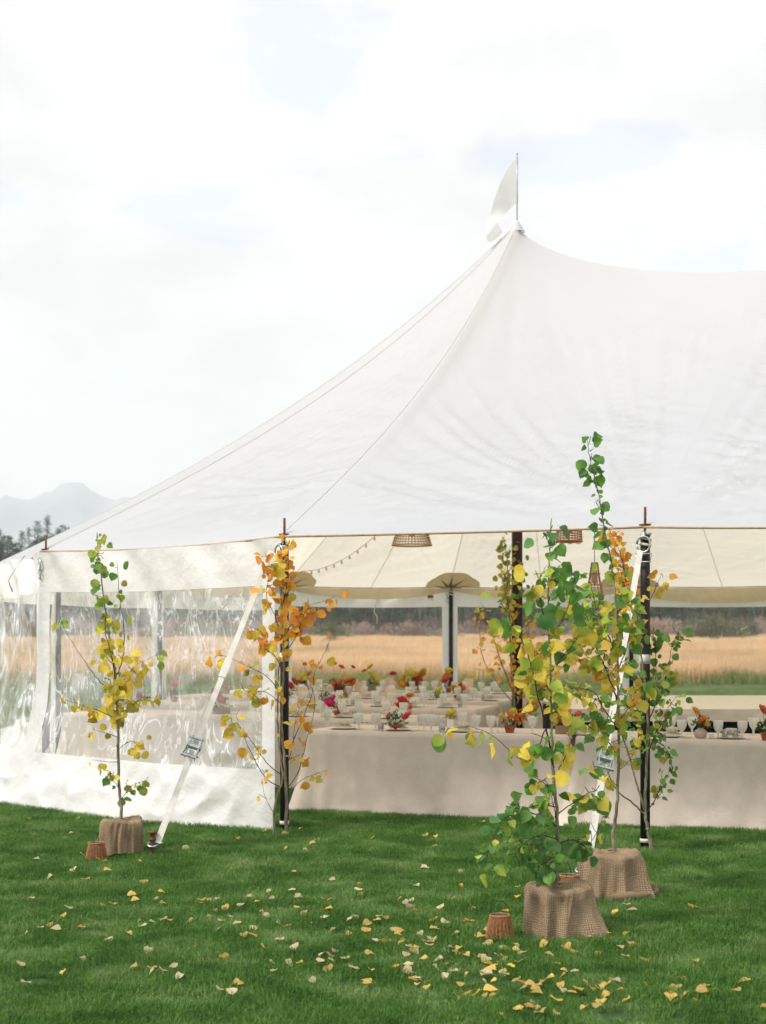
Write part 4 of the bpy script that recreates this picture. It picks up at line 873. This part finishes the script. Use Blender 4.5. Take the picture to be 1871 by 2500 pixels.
# T1: left sapling
def c1(x,y):
    if y<1500: return {'g':5,'l':3,'m':1} if y<1440 else {'g':2,'l':5,'y':2}
    if y<1600: return {'l':2,'y':4,'m':1} if x<300 else {'l':3,'m':3,'y':2}
    if y<1860: return {'y':8,'o':1,'m':2}
    return {'m':4,'y':3,'g':3}
Y1=10.75
sapling('aspen_sapling','left potted aspen, green on top and yellow below, in front of the clear wall',Y1,px(298,2085,Y1),[
 ([(298,2070,0),(297,1990,0),(291,1900,0),(287,1760,0),(283,1660,0),(278,1610,0),(262,1520,0),(252,1440,0),(240,1360,0),(238,1300,0)],.014,.003,26,8,.16,.50),
 ([(287,1760,0),(288,1700,.05),(292,1650,.1)],.008,.006,60,7,.16,.0),
 ([(284,1650,0),(300,1610,.05),(303,1540,.08),(292,1450,.1),(286,1370,.1)],.005,.0015,18,2,.08,.25),
 ([(283,1662,0),(272,1600,-.1),(258,1540,-.15),(260,1480,-.15)],.005,.0015,16,2,.1,.2),
 ([(282,1690,0),(245,1665,-.1),(205,1610,-.2),(160,1540,-.25),(146,1500,-.25)],.0035,.001,4,0,.05,.82),
 ([(286,1690,0),(310,1650,.1),(340,1620,.15),(385,1600,.15)],.0035,.001,22,5,.12,.35),
 ([(286,1755,0),(240,1735,-.1),(205,1725,-.15),(185,1715,-.2)],.0035,.001,20,4,.12,.25),
 ([(286,1745,0),(320,1725,.1),(345,1705,.1),(380,1705,.1)],.0035,.001,16,4,.12,.3),
 ([(288,1800,0),(260,1790,-.1),(225,1780,-.1)],.003,.001,6,1,.06,.4),
 ([(290,1860,0),(262,1860,-.1),(225,1855,-.1)],.003,.001,5,1,.05,.5),
 ([(293,1930,0),(275,1900,-.05),(262,1880,-.05)],.003,.001,24,4,.08,.3),
 ([(293,1960,0),(320,1920,.1),(360,1905,.1)],.003,.001,26,5,.09,.2),
 ([(289,1830,0),(320,1810,.0),(350,1830,.0)],.003,.001,12,3,.08,.3),
 ([(284,1720,0),(275,1680,-.1),(262,1650,-.15)],.004,.001,40,5,.15,.0),
],c1,.064,'potted aspen saplings',300,dens=1.2,seed=11)
# T2: orange sapling lashed to the left pole
def c2(x,y):
    if y<1620: return {'o':6,'r':3,'y':3,'m':.6}
    if x<640 and y<1780: return {'m':3,'y':4,'o':2,'l':1}
    return {'y':4,'o':5}
Y2=11.72
sapling('aspen_sapling','orange leaved aspen with several stems tied to the left black pole',Y2,px(690,2040,Y2),[
 ([(699,2042,0),(700,1940,0),(694,1850,0),(688,1760,0),(691,1680,0),(694,1600,0),(690,1520,0),(686,1440,0),(690,1380,0),(694,1330,0)],.014,.003,22,6,.12,.52),
 ([(668,2042,-.05),(672,1960,-.05),(690,1900,-.05),(680,1800,-.05),(678,1700,0),(684,1610,0)],.010,.005,3,2,.1,.6),
 ([(690,1560,0),(670,1500,-.05),(650,1450,-.1),(660,1390,-.1),(645,1345,-.1)],.004,.0012,30,6,.12,.3),
 ([(690,1480,0),(700,1430,0),(705,1370,0),(700,1320,0)],.004,.001,34,5,.1,.1),
 ([(692,1600,0),(720,1560,.05),(735,1520,.05),(755,1480,.1),(800,1465,.1),(822,1452,.1)],.004,.001,14,4,.1,.2),
 ([(692,1640,0),(660,1580,-.1),(640,1545,-.1),(600,1525,-.1)],.004,.001,26,6,.12,.2),
 ([(690,1700,0),(650,1650,-.1),(600,1625,-.15),(560,1605,-.15),(530,1600,-.15)],.004,.001,14,5,.1,.25),
 ([(688,1720,0),(650,1690,-.1),(610,1690,-.15),(590,1680,-.15)],.0035,.001,20,4,.1,.3),
 ([(697,1900,0),(650,1860,-.1),(600,1790,-.2),(565,1765,-.2)],.005,.001,8,3,.1,.35),
 ([(697,1925,0),(650,1900,-.1),(610,1830,-.2),(585,1770,-.2),(575,1740,-.2)],.005,.001,7,3,.1,.35),
 ([(672,1990,0),(650,1950,-.1),(640,1905,-.1)],.003,.001,8,2,.08,.3),
 ([(694,1850,0),(725,1790,.1),(760,1700,.15),(770,1640,.15),(800,1580,.15),(815,1540,.15)],.004,.001,5,1,.08,.2),
 ([(697,1880,0),(715,1820,.05),(722,1760,.1),(745,1700,.1)],.0035,.001,9,3,.1,.3),
 ([(698,1930,0),(730,1880,.1),(750,1800,.15),(770,1720,.15),(755,1660,.15),(738,1610,.15)],.004,.001,6,2,.08,.2),
 ([(699,1960,0),(730,1910,.1),(770,1890,.15),(800,1880,.15)],.0035,.001,8,2,.08,.3),
 ([(694,1860,0),(715,1850,.05),(740,1840,.1)],.003,.001,10,3,.08,.2),
 ([(690,1560,0),(715,1520,.1),(735,1500,.1),(740,1480,.1)],.0035,.001,40,7,.12,.1),
],c2,.068,'potted aspen saplings',300,dens=1.35,seed=12)
# T3: foreground sapling
def c3(x,y):
    if x<1280 and 1700<y<1850: return {'y':5,'l':3,'g':1 if x>1130 else 6}
    if y<1380: return {'g':6,'d':3}
    if y<1500: return {'g':5,'l':3,'d':1,'y':1}
    if y<1760: return {'y':7,'l':4,'g':1.5}
    if y<1960: return {'g':4,'y':2.5,'l':3,'d':1}
    return {'g':6,'d':6,'l':1.5,'y':.5}
Y3=7.85
sapling('aspen_sapling','foremost potted aspen with large green and yellow leaves at the right',Y3,px(1357,2290,Y3),[
 ([(1357,2240,0),(1359,2160,0),(1362,2040,0),(1358,1960,0),(1350,1860,0),(1347,1760,0),(1345,1640,0),(1342,1540,0),(1340,1440,0),(1343,1340,0),(1348,1265,0)],.0125,.0025,20,9,.12,.50),
 ([(1352,1875,0),(1338,1800,-.05),(1312,1690,-.1),(1290,1600,-.15),(1262,1530,-.2),(1240,1490,-.2)],.006,.0015,16,6,.13,.15),
 ([(1333,1780,-.05),(1300,1850,-.1),(1265,1850,-.12),(1210,1800,-.15),(1150,1775,-.2),(1095,1780,-.22)],.0035,.001,19,2,.05,.42),
 ([(1345,1560,0),(1380,1500,.05),(1400,1440,.1),(1395,1400,.1)],.004,.001,20,4,.1,.2),
 ([(1345,1640,0),(1385,1590,.05),(1420,1540,.1),(1440,1500,.1)],.004,.001,18,5,.11,.2),
 ([(1342,1540,0),(1320,1470,-.05),(1318,1420,-.1),(1335,1380,-.1)],.004,.001,18,3,.08,.3),
 ([(1346,1700,0),(1320,1640,-.05),(1300,1580,-.1)],.003,.001,14,4,.1,.2),
 ([(1352,1900,0),(1380,1850,.05),(1400,1800,.1),(1440,1740,.1)],.0035,.001,14,4,.1,.2),
 ([(1358,1970,0),(1320,1965,-.05),(1270,1975,-.1),(1240,1960,-.1)],.004,.001,26,7,.12,.2),
 ([(1362,2020,0),(1320,1990,-.05),(1265,1990,-.12),(1230,2000,-.15),(1200,2060,-.18),(1185,2110,-.2)],.004,.001,26,7,.12,.15),
 ([(1362,2050,0),(1320,2040,-.05),(1280,2060,-.1),(1250,2100,-.12)],.004,.001,32,8,.12,.15),
 ([(1360,1990,0),(1400,1960,.05),(1440,1935,.1),(1460,1930,.1)],.004,.001,24,6,.1,.2),
 ([(1362,2060,0),(1400,2050,.05),(1440,2060,.08),(1475,1990,.1)],.004,.001,28,9,.12,.15),
 ([(1360,2090,0),(1340,2100,-.05),(1310,2120,-.1)],.003,.001,40,8,.1,.1),
 ([(1355,1930,0),(1300,1890,-.05),(1290,1850,-.1)],.003,.001,16,4,.08,.2),
 ([(1358,2000,0),(1345,1940,-.1),(1330,1900,-.12)],.003,.001,18,4,.08,.2),
],c3,.073,'potted aspen saplings',300,(0,2,1),dens=1.55,seed=13)
# T4: second potted sapling, with the tallest shoot
def c4(x,y):
    if y<1340: return {'g':1}
    if y<1440: return {'g':5,'l':3}
    if y<1520: return {'l':5,'g':3,'y':2}
    if y<1850: return {'y':4,'m':3,'g':4,'l':2,'o':.5}
    return {'g':3,'m':3,'y':2}
Y4=9.05
sapling('aspen_sapling','second potted aspen with the tallest leafy shoot reaching over the roof edge',Y4,px(1500,2190,Y4),[
 ([(1500,2180,0),(1500,2080,0),(1498,2030,0),(1508,1950,0),(1511,1800,0),(1510,1700,0),(1508,1600,0),(1505,1500,0),(1496,1400,0),(1480,1310,0),(1466,1230,0),(1452,1160,0),(1440,1120,0),(1434,1068,0)],.0135,.0015,14,10,.10,.62),
 ([(1510,1720,0),(1490,1660,-.1),(1460,1590,-.15),(1420,1500,-.2),(1380,1430,-.2),(1362,1380,-.2)],.006,.001,26,8,.14,.15),
 ([(1510,1780,0),(1480,1740,-.1),(1450,1690,-.12),(1400,1680,-.15),(1360,1670,-.15)],.005,.001,26,8,.13,.15),
 ([(1508,1640,0),(1530,1580,.1),(1540,1520,.1),(1535,1460,.1)],.004,.001,26,7,.12,.15),
 ([(1508,1600,0),(1480,1540,-.05),(1455,1480,-.1),(1440,1420,-.1)],.004,.001,34,9,.13,.1),
 ([(1511,1850,0),(1480,1800,-.05),(1460,1760,-.1),(1430,1730,-.1)],.004,.001,26,7,.12,.1),
 ([(1511,1760,0),(1540,1720,.1),(1555,1680,.1),(1570,1650,.1)],.004,.001,22,6,.12,.1),
 ([(1505,1500,0),(1520,1440,.05),(1515,1390,.05)],.004,.001,26,5,.12,.1),
 ([(1511,1880,0),(1535,1860,.1),(1548,1835,.1)],.003,.001,12,2,.08,.3),
 ([(1509,1920,0),(1470,1890,-.1),(1450,1870,-.1)],.003,.001,14,3,.08,.3),
 ([(1508,1660,0),(1470,1620,-.1),(1430,1600,-.15),(1400,1560,-.15)],.004,.001,28,7,.12,.1),
],c4,.061,'potted aspen saplings',300,(0,1,2),dens=2.0,seed=14)
# T5: forked sapling by the right pole
def c5(x,y):
    if x<1580 and y<1560: return {'o':7,'r':3,'y':2}
    if y<1480: return {'y':5,'o':2}
    return {'g':7,'m':2,'l':1} if y<1740 else {'g':6,'m':3,'y':.6}
Y5=10.85
sapling('aspen_sapling','forked aspen tied to the right black pole, orange above and green beside it',Y5,px(1586,2078,Y5),[
 ([(1590,2080,-.06),(1583,2030,-.06),(1576,1990,-.06),(1577,1920,-.06),(1581,1800,-.05),(1578,1700,-.05),(1560,1560,-.05),(1555,1480,-.05),(1530,1420,-.05),(1520,1380,0)],.0145,.004,10,6,.12,.55),
 ([(1577,1992,-.06),(1545,1960,-.1),(1512,1935,-.15),(1490,1900,-.2),(1470,1850,-.2)],.008,.003,4,1,.1,.6),
 ([(1575,1980,-.06),(1560,1930,-.1),(1538,1850,-.12),(1520,1800,-.15),(1500,1740,-.15),(1490,1680,-.15),(1470,1620,-.15)],.009,.003,12,6,.14,.4),
 ([(1578,1985,-.06),(1595,1960,-.06),(1612,1920,-.06),(1618,1880,-.05)],.006,.002,14,3,.08,.3),
 ([(1580,1850,-.05),(1600,1790,0),(1625,1740,0),(1650,1700,0)],.005,.001,24,8,.14,.2),
 ([(1580,1770,-.05),(1610,1700,0),(1630,1640,0),(1640,1580,0),(1662,1530,0)],.005,.001,22,8,.12,.15),
 ([(1579,1800,-.05),(1620,1820,0),(1640,1860,0),(1625,1910,0)],.004,.001,26,6,.10,.2),
 ([(1579,1700,-.05),(1550,1640,-.1),(1520,1600,-.1)],.004,.001,26,7,.13,.1),
 ([(1577,1750,-.05),(1545,1720,-.1),(1530,1690,-.1)],.004,.001,24,6,.12,.1),
 ([(1560,1560,-.05),(1545,1490,-.05),(1530,1420,-.05),(1515,1350,-.05),(1490,1300,0)],.005,.001,36,13,.20,.1),
 ([(1570,1500,-.05),(1600,1440,0),(1615,1400,0)],.003,.001,12,3,.07,.3),
 ([(1580,1720,-.05),(1600,1660,.1),(1600,1580,.1),(1592,1540,.1)],.004,.001,28,7,.12,.1),
 ([(1580,1830,-.05),(1560,1790,-.1),(1550,1750,-.1)],.003,.001,20,5,.1,.1),
],c5,.056,'potted aspen saplings',300,(0,1,2),dens=1.8,seed=15)
# T6: trees round the centre pole
def c6(x,y): return {'m':6,'g':2,'y':2} if y<1500 else {'o':6,'y':3,'r':1}
Y6=17.9
sapling('aspen_sapling','aspen bound to the dark centre pole, olive on top and orange below',Y6,px(1258,1865,Y6),[
 ([(1262,1868,0),(1258,1760,0),(1250,1640,0),(1245,1540,0),(1240,1440,0),(1238,1360,0),(1228,1310,0)],.02,.004,26,10,.25,.3),
 ([(1258,1700,0),(1225,1620,-.1),(1200,1540,-.15),(1180,1480,-.2)],.01,.003,14,6,.25,.3),
 ([(1258,1680,0),(1285,1580,.1),(1300,1480,.15),(1310,1420,.1)],.008,.003,22,8,.25,.25),
 ([(1262,1720,0),(1290,1640,.1),(1330,1580,.15)],.008,.003,30,10,.3,.15),
 ([(1256,1720,0),(1210,1660,-.1),(1178,1600,-.2),(1168,1500,-.2)],.008,.003,9,6,.25,.3),
 ([(1262,1560,0),(1270,1440,.1),(1275,1360,.1)],.006,.002,22,7,.2,.3),
 ([(1246,1520,0),(1238,1450,-.05),(1236,1400,-.05)],.006,.002,40,9,.22,.1),
 ([(1262,1760,0),(1300,1700,.1),(1330,1650,.1)],.008,.003,26,9,.3,.15),
 ([(1258,1760,0),(1285,1740,.1),(1300,1720,.1)],.008,.003,24,7,.25,.15),
],c6,.06,'aspens inside the tent',300,(0,1),seed=16)
# leafy bunch far behind the right pole
random.seed(21)

# ------------------------------------------------------------------ burlap wrapped root balls
def potcover(x,ybase,Yd,rt,rb,h,label,seed,tail=None,skirt=0.0):
    random.seed(seed); p=px(x,ybase,Yd); p.z=0
    t=thing('burlap_pot',label,'pot',p,0,'burlap wrapped pots')
    MB().lathe([(rt*.70,0),(rt*.72,h*.85)],n=24).build('pot',M['soil'],t)
    nf=[U(0,6) for k in range(5)]; fd=-.35 if seed!=31 else 2.6
    rg=random.Random(seed); folds=[(2*PI*(k+rg.uniform(-.3,.3))/9,rg.uniform(.16,.40),rg.uniform(1.3,2.4)) for k in range(9)]
    def S(u,v):
        a=2*PI*u
        lump=1+.05*math.sin(a*2+nf[0])+.03*math.sin(a*3+nf[1])
        if v<.3:
            f=v/.3; r=rt*(.10+.80*f)*(1+(lump-1)*f); z=h*(1.0-.06*math.cos(f*PI/2)+.045*math.sin(a*2+seed)*f)+.028*noise.noise(Vector((math.cos(a)*2.5*f,math.sin(a)*2.5*f,seed)))*(1-f*.3)
            if f<.12: z+=.018*(1-f/.12)
        else:
            f=(v-.3)/.7; fold=0; rd=math.sin(min(1,f*7)*PI/2)
            for fa,am,wd in folds:
                dd=(a-fa+PI)%(2*PI)-PI; fold+=am*math.exp(-(dd*4.2*wd/(1+.5*(1-f)))**2)
            r=rt*lump*(.90+.12*rd)+(rb-rt)*(.35*f+.65*f**2.2)+rt*(fold-.13)*f**.8*.95
            r+=(.022*noise.noise(Vector((math.cos(a)*2.2,math.sin(a)*2.2,f*1.2+seed)))+.010*(1-2*abs(noise.noise(Vector((math.cos(a)*4+f,math.sin(a)*4,f*.7+seed))))))*min(1,f*4)
            r+=rt*.42*max(0,math.cos(a-fd))**5*f**1.8
            hb=skirt*(.5+.5*math.sin(a*2+nf[3]))+.020*max(0,noise.noise(Vector((a*2.5,0,seed))))
            z=(h*(1.0+.045*math.sin(a*2+seed))+.028*noise.noise(Vector((math.cos(a)*2.5,math.sin(a)*2.5,seed)))*.7*(1-f))*(1-f**1.25)+max(.004,hb)*f
        return (r*math.cos(a),r*math.sin(a),max(z,.003))
    grid(160,60,S,M['burlap'],'burlap',t)
    fr=MB()
    for k in range(60):
        a=U(0,2*PI); q=Vector(S(a/(2*PI),1.0)); d=Vector((math.cos(a),math.sin(a),0)); fr.tube([q,q+d*.015+Vector((U(-.01,.01),0,-.003)),q+d*U(.02,.04)+Vector((U(-.02,.02),0,U(-.004,.01)))],.0009,3,False)
    fr.build('frayed_threads',M['napkin'],t)
    if tail:
        b=MB(); rr=[.018,.03,.034,.03,.026,.034,.022]; b.tube(bez([Vector(q) for q in tail],5),[.020+.012*math.sin(k*.35) for k in range((len(tail)-1)*5+1)],10); b.build('burlap_roll',M['burlap'],t)
    return t
potcover(298,2088,10.72,.14,.150,.262,'left burlap wrapped pot beside the white strap',31,skirt=.035)
potcover(1362,2300,7.86,.165,.185,.272,'foremost burlap wrapped pot at the right with the loosely hanging cloth',32)
potcover(1490,2205,9.02,.17,.185,.282,'burlap wrapped pot behind, with a rolled tail of cloth at its right',33,tail=[(-.02,-.19,.03),(.08,-.20,.035),(.18,-.17,.035),(.25,-.10,.04),(.27,-.02,.045),(.22,.03,.05)])
# ------------------------------------------------------------------ rope lanterns
def lantern(x,ybase,Yd,label,s=1.0,hang=0.0,rz=0):
    p=px(x,ybase,Yd); p.z=0.012; t=thing('rope_lantern',label,'lantern',p,rz,'rope lanterns on the lawn'); t.scale=(s,s,s)
    R0,R1_,h=.079,.052,.115
    b=MB()
    for k in range(56):
        a=2*PI*k/56; 
        b.tube([(R0*math.cos(a),R0*math.sin(a),0),(R1_*math.cos(a),R1_*math.sin(a),h)],.0021+.0006*math.sin(k*2.3),5,False)
    tag(b.build('cord',M['rattan'],t),kind='stuff')
    MB().tube([((R1_)*math.cos(q),(R1_)*math.sin(q),h) for q in [i*2*PI/30 for i in range(31)]],.0045,6).build('rim',M['rattan'],t)
    MB().tube([((R0)*math.cos(q),(R0)*math.sin(q),0) for q in [i*2*PI/30 for i in range(31)]],.0035,6).build('base_ring',M['wire'],t)
    MB().lathe([(0,h-.004),(.040,h-.004),(.048,h-.002),(.048,h-.03),(.03,h-.05)],n=24).build('lamp_top',M['panel'],t)
    MB().lathe([(.066,.004),(.044,h-.02)],n=20).build('gap_shade',M['soil'],t)  # dark cone added inside so the gaps between cords read as shaded
    if hang>=0: pts=[(.054*math.cos(q),math.sin(q)*.078*math.sin(hang),h-.005+.078*math.sin(q)*math.cos(hang)) for q in [i*PI/20 for i in range(21)]]
    MB().tube(pts,.0022,6).build('handle',M['wire'],t)
lantern(1221,2292,7.75,'rope lantern with raised wire handle left of the foremost pot',1.0,.1)
lantern(236,2100,10.45,'rope lantern in front of the left burlap pot',1.0,.1,1.45)
lantern(1390,2190,8.98,'rope lantern half hidden behind the foremost pot',1.08,.2,1.2)

# ------------------------------------------------------------------ fallen leaves
fl=[(172,186,'f'),(110,175+5,'f')]
A7=[(200,172,'p'),(178,204,'p'),(330,240,'p'),(236,277,'p'),(330,75,'p'),(123,6,'f'),(352,9,'f'),(467,255,'f'),(430,195,'f'),(462,202,'f'),(650,290,'f'),(621,205,'f'),(710,350,'f'),(716,378,'p'),(588,385,'f'),(455,404,'f'),(505,404,'f'),(302,455,'f'),(378,510,'f'),(222,495,'f'),(636,471,'f'),(745,477,'p'),(862,480,'f'),(953,460,'f'),(962,432,'p'),(1013,411,'f'),(952,384,'f'),(985,382,'p'),(897,383,'f'),(858,377,'f'),(900,402,'f'),(998,485,'p'),(1024,455,'p'),(1104,368,'p'),(1076,410,'p'),(1142,396,'f'),(1232,381,'p'),(1323,370,'p'),(1165,437,'f'),(1190,440,'f'),(1375,428,'p'),(1328,428,'f'),(1455,385,'f'),(1460,429,'f'),(1457,456,'p'),(1240,484,'p'),(1085,497,'p'),(1095,536,'f'),(1120,546,'f'),(1310,497,'f'),(1395,484,'f'),(1508,516,'f'),(1575,530,'f'),(1588,458,'p'),(1605,343,'p'),(1620,352,'f'),(886,587,'f'),(998,640,'f'),(730,702,'p'),(1210,658,'p'),(1272,566,'p'),(1325,580,'p'),(1508,607,'p'),(1555,650,'p'),(1452,630,'p'),(1473,660,'p'),(1430,675,'p'),(1473,685,'f'),(1223,713,'p'),(1073,760,'f'),(1092,765,'f'),(1037,792,'p'),(1627,775,'f'),(1141,153,'f'),(1364,147,'f'),(1293,148,'f'),(1390,131,'f'),(1193,70,'f'),(1292,78,'f'),(1316,52,'f'),(1357,56,'f'),(955,106,'f'),(1067,98,'f'),(692,30,'f'),(860,44,'f'),(876,46,'f'),(1042,239,'f'),(1330,257,'p'),(360,175,'f'),(610,350,'f'),(1640,625,'f'),(1640,540,'f')]
for x,y,c_ in A7: fl.append((x/1.839,2000+y/1.839,c_))
A5=[(60,222,'f'),(580,192,'f'),(678,205,'f'),(700,303,'p'),(598,542,'p'),(476,713,'p'),(335,847,'o'),(358,880,'p'),(456,925,'p'),(437,963,'o'),(112,1030,'p'),(170,1045,'f'),(20,1100,'f'),(62,1083,'f'),(222,1180,'p'),(275,1200,'f'),(315,1208,'f'),(100,1270,'p'),(185,1288,'f'),(250,1268,'p'),(325,1262,'f'),(345,1285,'f'),(78,1300,'p'),(512,1192,'p'),(625,1240,'p'),(672,1265,'p'),(590,1300,'p'),(635,1305,'f'),(605,1335,'p'),(378,1345,'p'),(450,1352,'f'),(505,1348,'f'),(392,1410,'p'),(700,1155,'f'),(950,1060,'p'),(945,1085,'y'),(1000,1090,'f'),(1037,925,'f'),(920,707,'o'),(1160,1183,'f'),(1075,1228,'p'),(1160,1245,'f'),(1205,1272,'f'),(1180,1298,'p'),(1340,1225,'f'),(1465,1310,'p'),(1350,1330,'p'),(935,1363,'y'),(800,1365,'p'),(860,1365,'p'),(970,1410,'f'),(1265,1422,'p'),(1330,1427,'p'),(1360,1465,'f'),(1205,1470,'p'),(1100,1460,'f'),(1163,1528,'y'),(1575,1392,'p'),(1475,1567,'y'),(1290,1575,'f'),(1355,1570,'p'),(590,1478,'f'),(400,1545,'p'),(450,1555,'p'),(420,1600,'p'),(348,1570,'p'),(1012,1617,'f'),(840,1615,'p'),(795,1635,'p'),(490,1680,'f'),(450,1690,'p'),(400,1690,'f'),(1150,1690,'p'),(1295,1690,'f'),(1215,1628,'p'),(1255,1640,'p'),(1490,1700,'f'),(1580,1735,'f'),(1600,1745,'p'),(590,1750,'f'),(500,1740,'p'),(930,1770,'f'),(1010,1800,'f'),(1090,1815,'f'),(885,1850,'f'),(1180,1855,'f'),(1640,1780,'f'),(1640,1840,'f'),(35,1718,'f'),(15,1590,'f'),(300,1545,'o'),(1455,1375,'f'),(1500,860,'o'),(1415,988,'y'),(1505,740,'l'),(1310,1530,'f')]
for x,y,c_ in A5: fl.append((900+x/4.1375,2000+y/4.1375,c_))
A8=[(940,970,'f'),(1075,937,'f'),(1195,940,'y'),(1195,1008,'p'),(1240,1012,'o'),(1158,1060,'p'),(1015,1068,'f'),(1283,1108,'f'),(847,1070,'f'),(770,1020,'f'),(635,1090,'f'),(655,1012,'f'),(862,1203,'p'),(740,1187,'f'),(700,1140,'f'),(1190,748,'p'),(1258,792,'p'),(1128,790,'f'),(1640,763,'f'),(235,182,'f'),(268,138,'f'),(700,1235,'f'),(1170,1100,'f')]
for x,y,c_ in A8: fl.append((1100+x/2.758,1950+y/2.758,c_))
random.seed(5)
for k in range(55): fl.append((U(30,1150),2130+300*R()**.8,random.choice('ppf')))
for k in range(26): fl.append((U(1250,1871),2340+140*R(),'f'))
for k in range(20): fl.append((U(1180,1500),2390+100*R(),random.choice('pf')))
zones=lambda x,y:('behind the lanterns near the tent' if y<2150 else 'in the middle of the lawn' if y<2330 else 'in the foreground')
zx=[(330,'below the left pot'),(620,'left of the middle'),(860,'below the orange aspen'),(1060,'below the front table corner'),(1200,'left of the lanterns'),(1340,'under the foremost sapling'),(1550,'right of the foremost pot'),(9999,'near the right edge')]
seen=set(); 
for x,y,c_ in fl:
    Yd=F*CH/(y-HY); p=px(x,y,Yd); cn={'p':'pale cream','f':'golden','o':'orange','y':'bright yellow','l':'lime'}[c_]; kd=random.choice((0,1,2)); s_=U(.033,.060)
    zn=next(n_ for q_,n_ in zx if x<q_); zy='far lawn' if y<2110 else 'mid lawn' if y<2200 else 'lantern level' if y<2290 else 'near lawn' if y<2380 else 'nearest strip'
    o=link('fallen_leaf',LF[(c_,kd)],None,(p.x,p.y,U(.024,.040))); o.scale=(s_,s_,s_); o.rotation_euler=(U(-.75,.45),U(-.5,.5),U(0,6.28))
    lab=('small ' if s_<.042 else 'large ' if s_>.051 else '')+cn+' '+('broad','rounded','pointed')[kd]+' leaf on grass '+zn+', '+zy
    tag(o,lab,'leaf','fallen leaves '+zn+', '+zy)
ap=px(454,2082,10.8); o=MB().lathe([(0,0),(.018,.006),(.027,.024),(.022,.044),(.006,.05),(0,.048)],n=14).build('apple',solid('pale_green_fruit',(.55,.55,.22),None,20,.5)); o.location=(ap.x,ap.y,.01); tag(o,'small pale green apple lying on the grass right of the stake','apple')

# ------------------------------------------------------------------ air
hz=MB().box((0,1550,150),(7400,4000,330)); hm,t,N_,L_=nm('haze'); vp=N_('ShaderNodeVolumePrincipled'); vp.inputs['Color'].default_value=(.95,.975,1,1); vp.inputs['Density'].default_value=HAZE if 'HAZE' in globals() else .0005; vp.inputs['Anisotropy'].default_value=.1
oo=N_('ShaderNodeOutputMaterial'); L_(vp.outputs[0],oo.inputs['Volume']); tag(hz.build('haze',hm,None,False),kind='stuff')
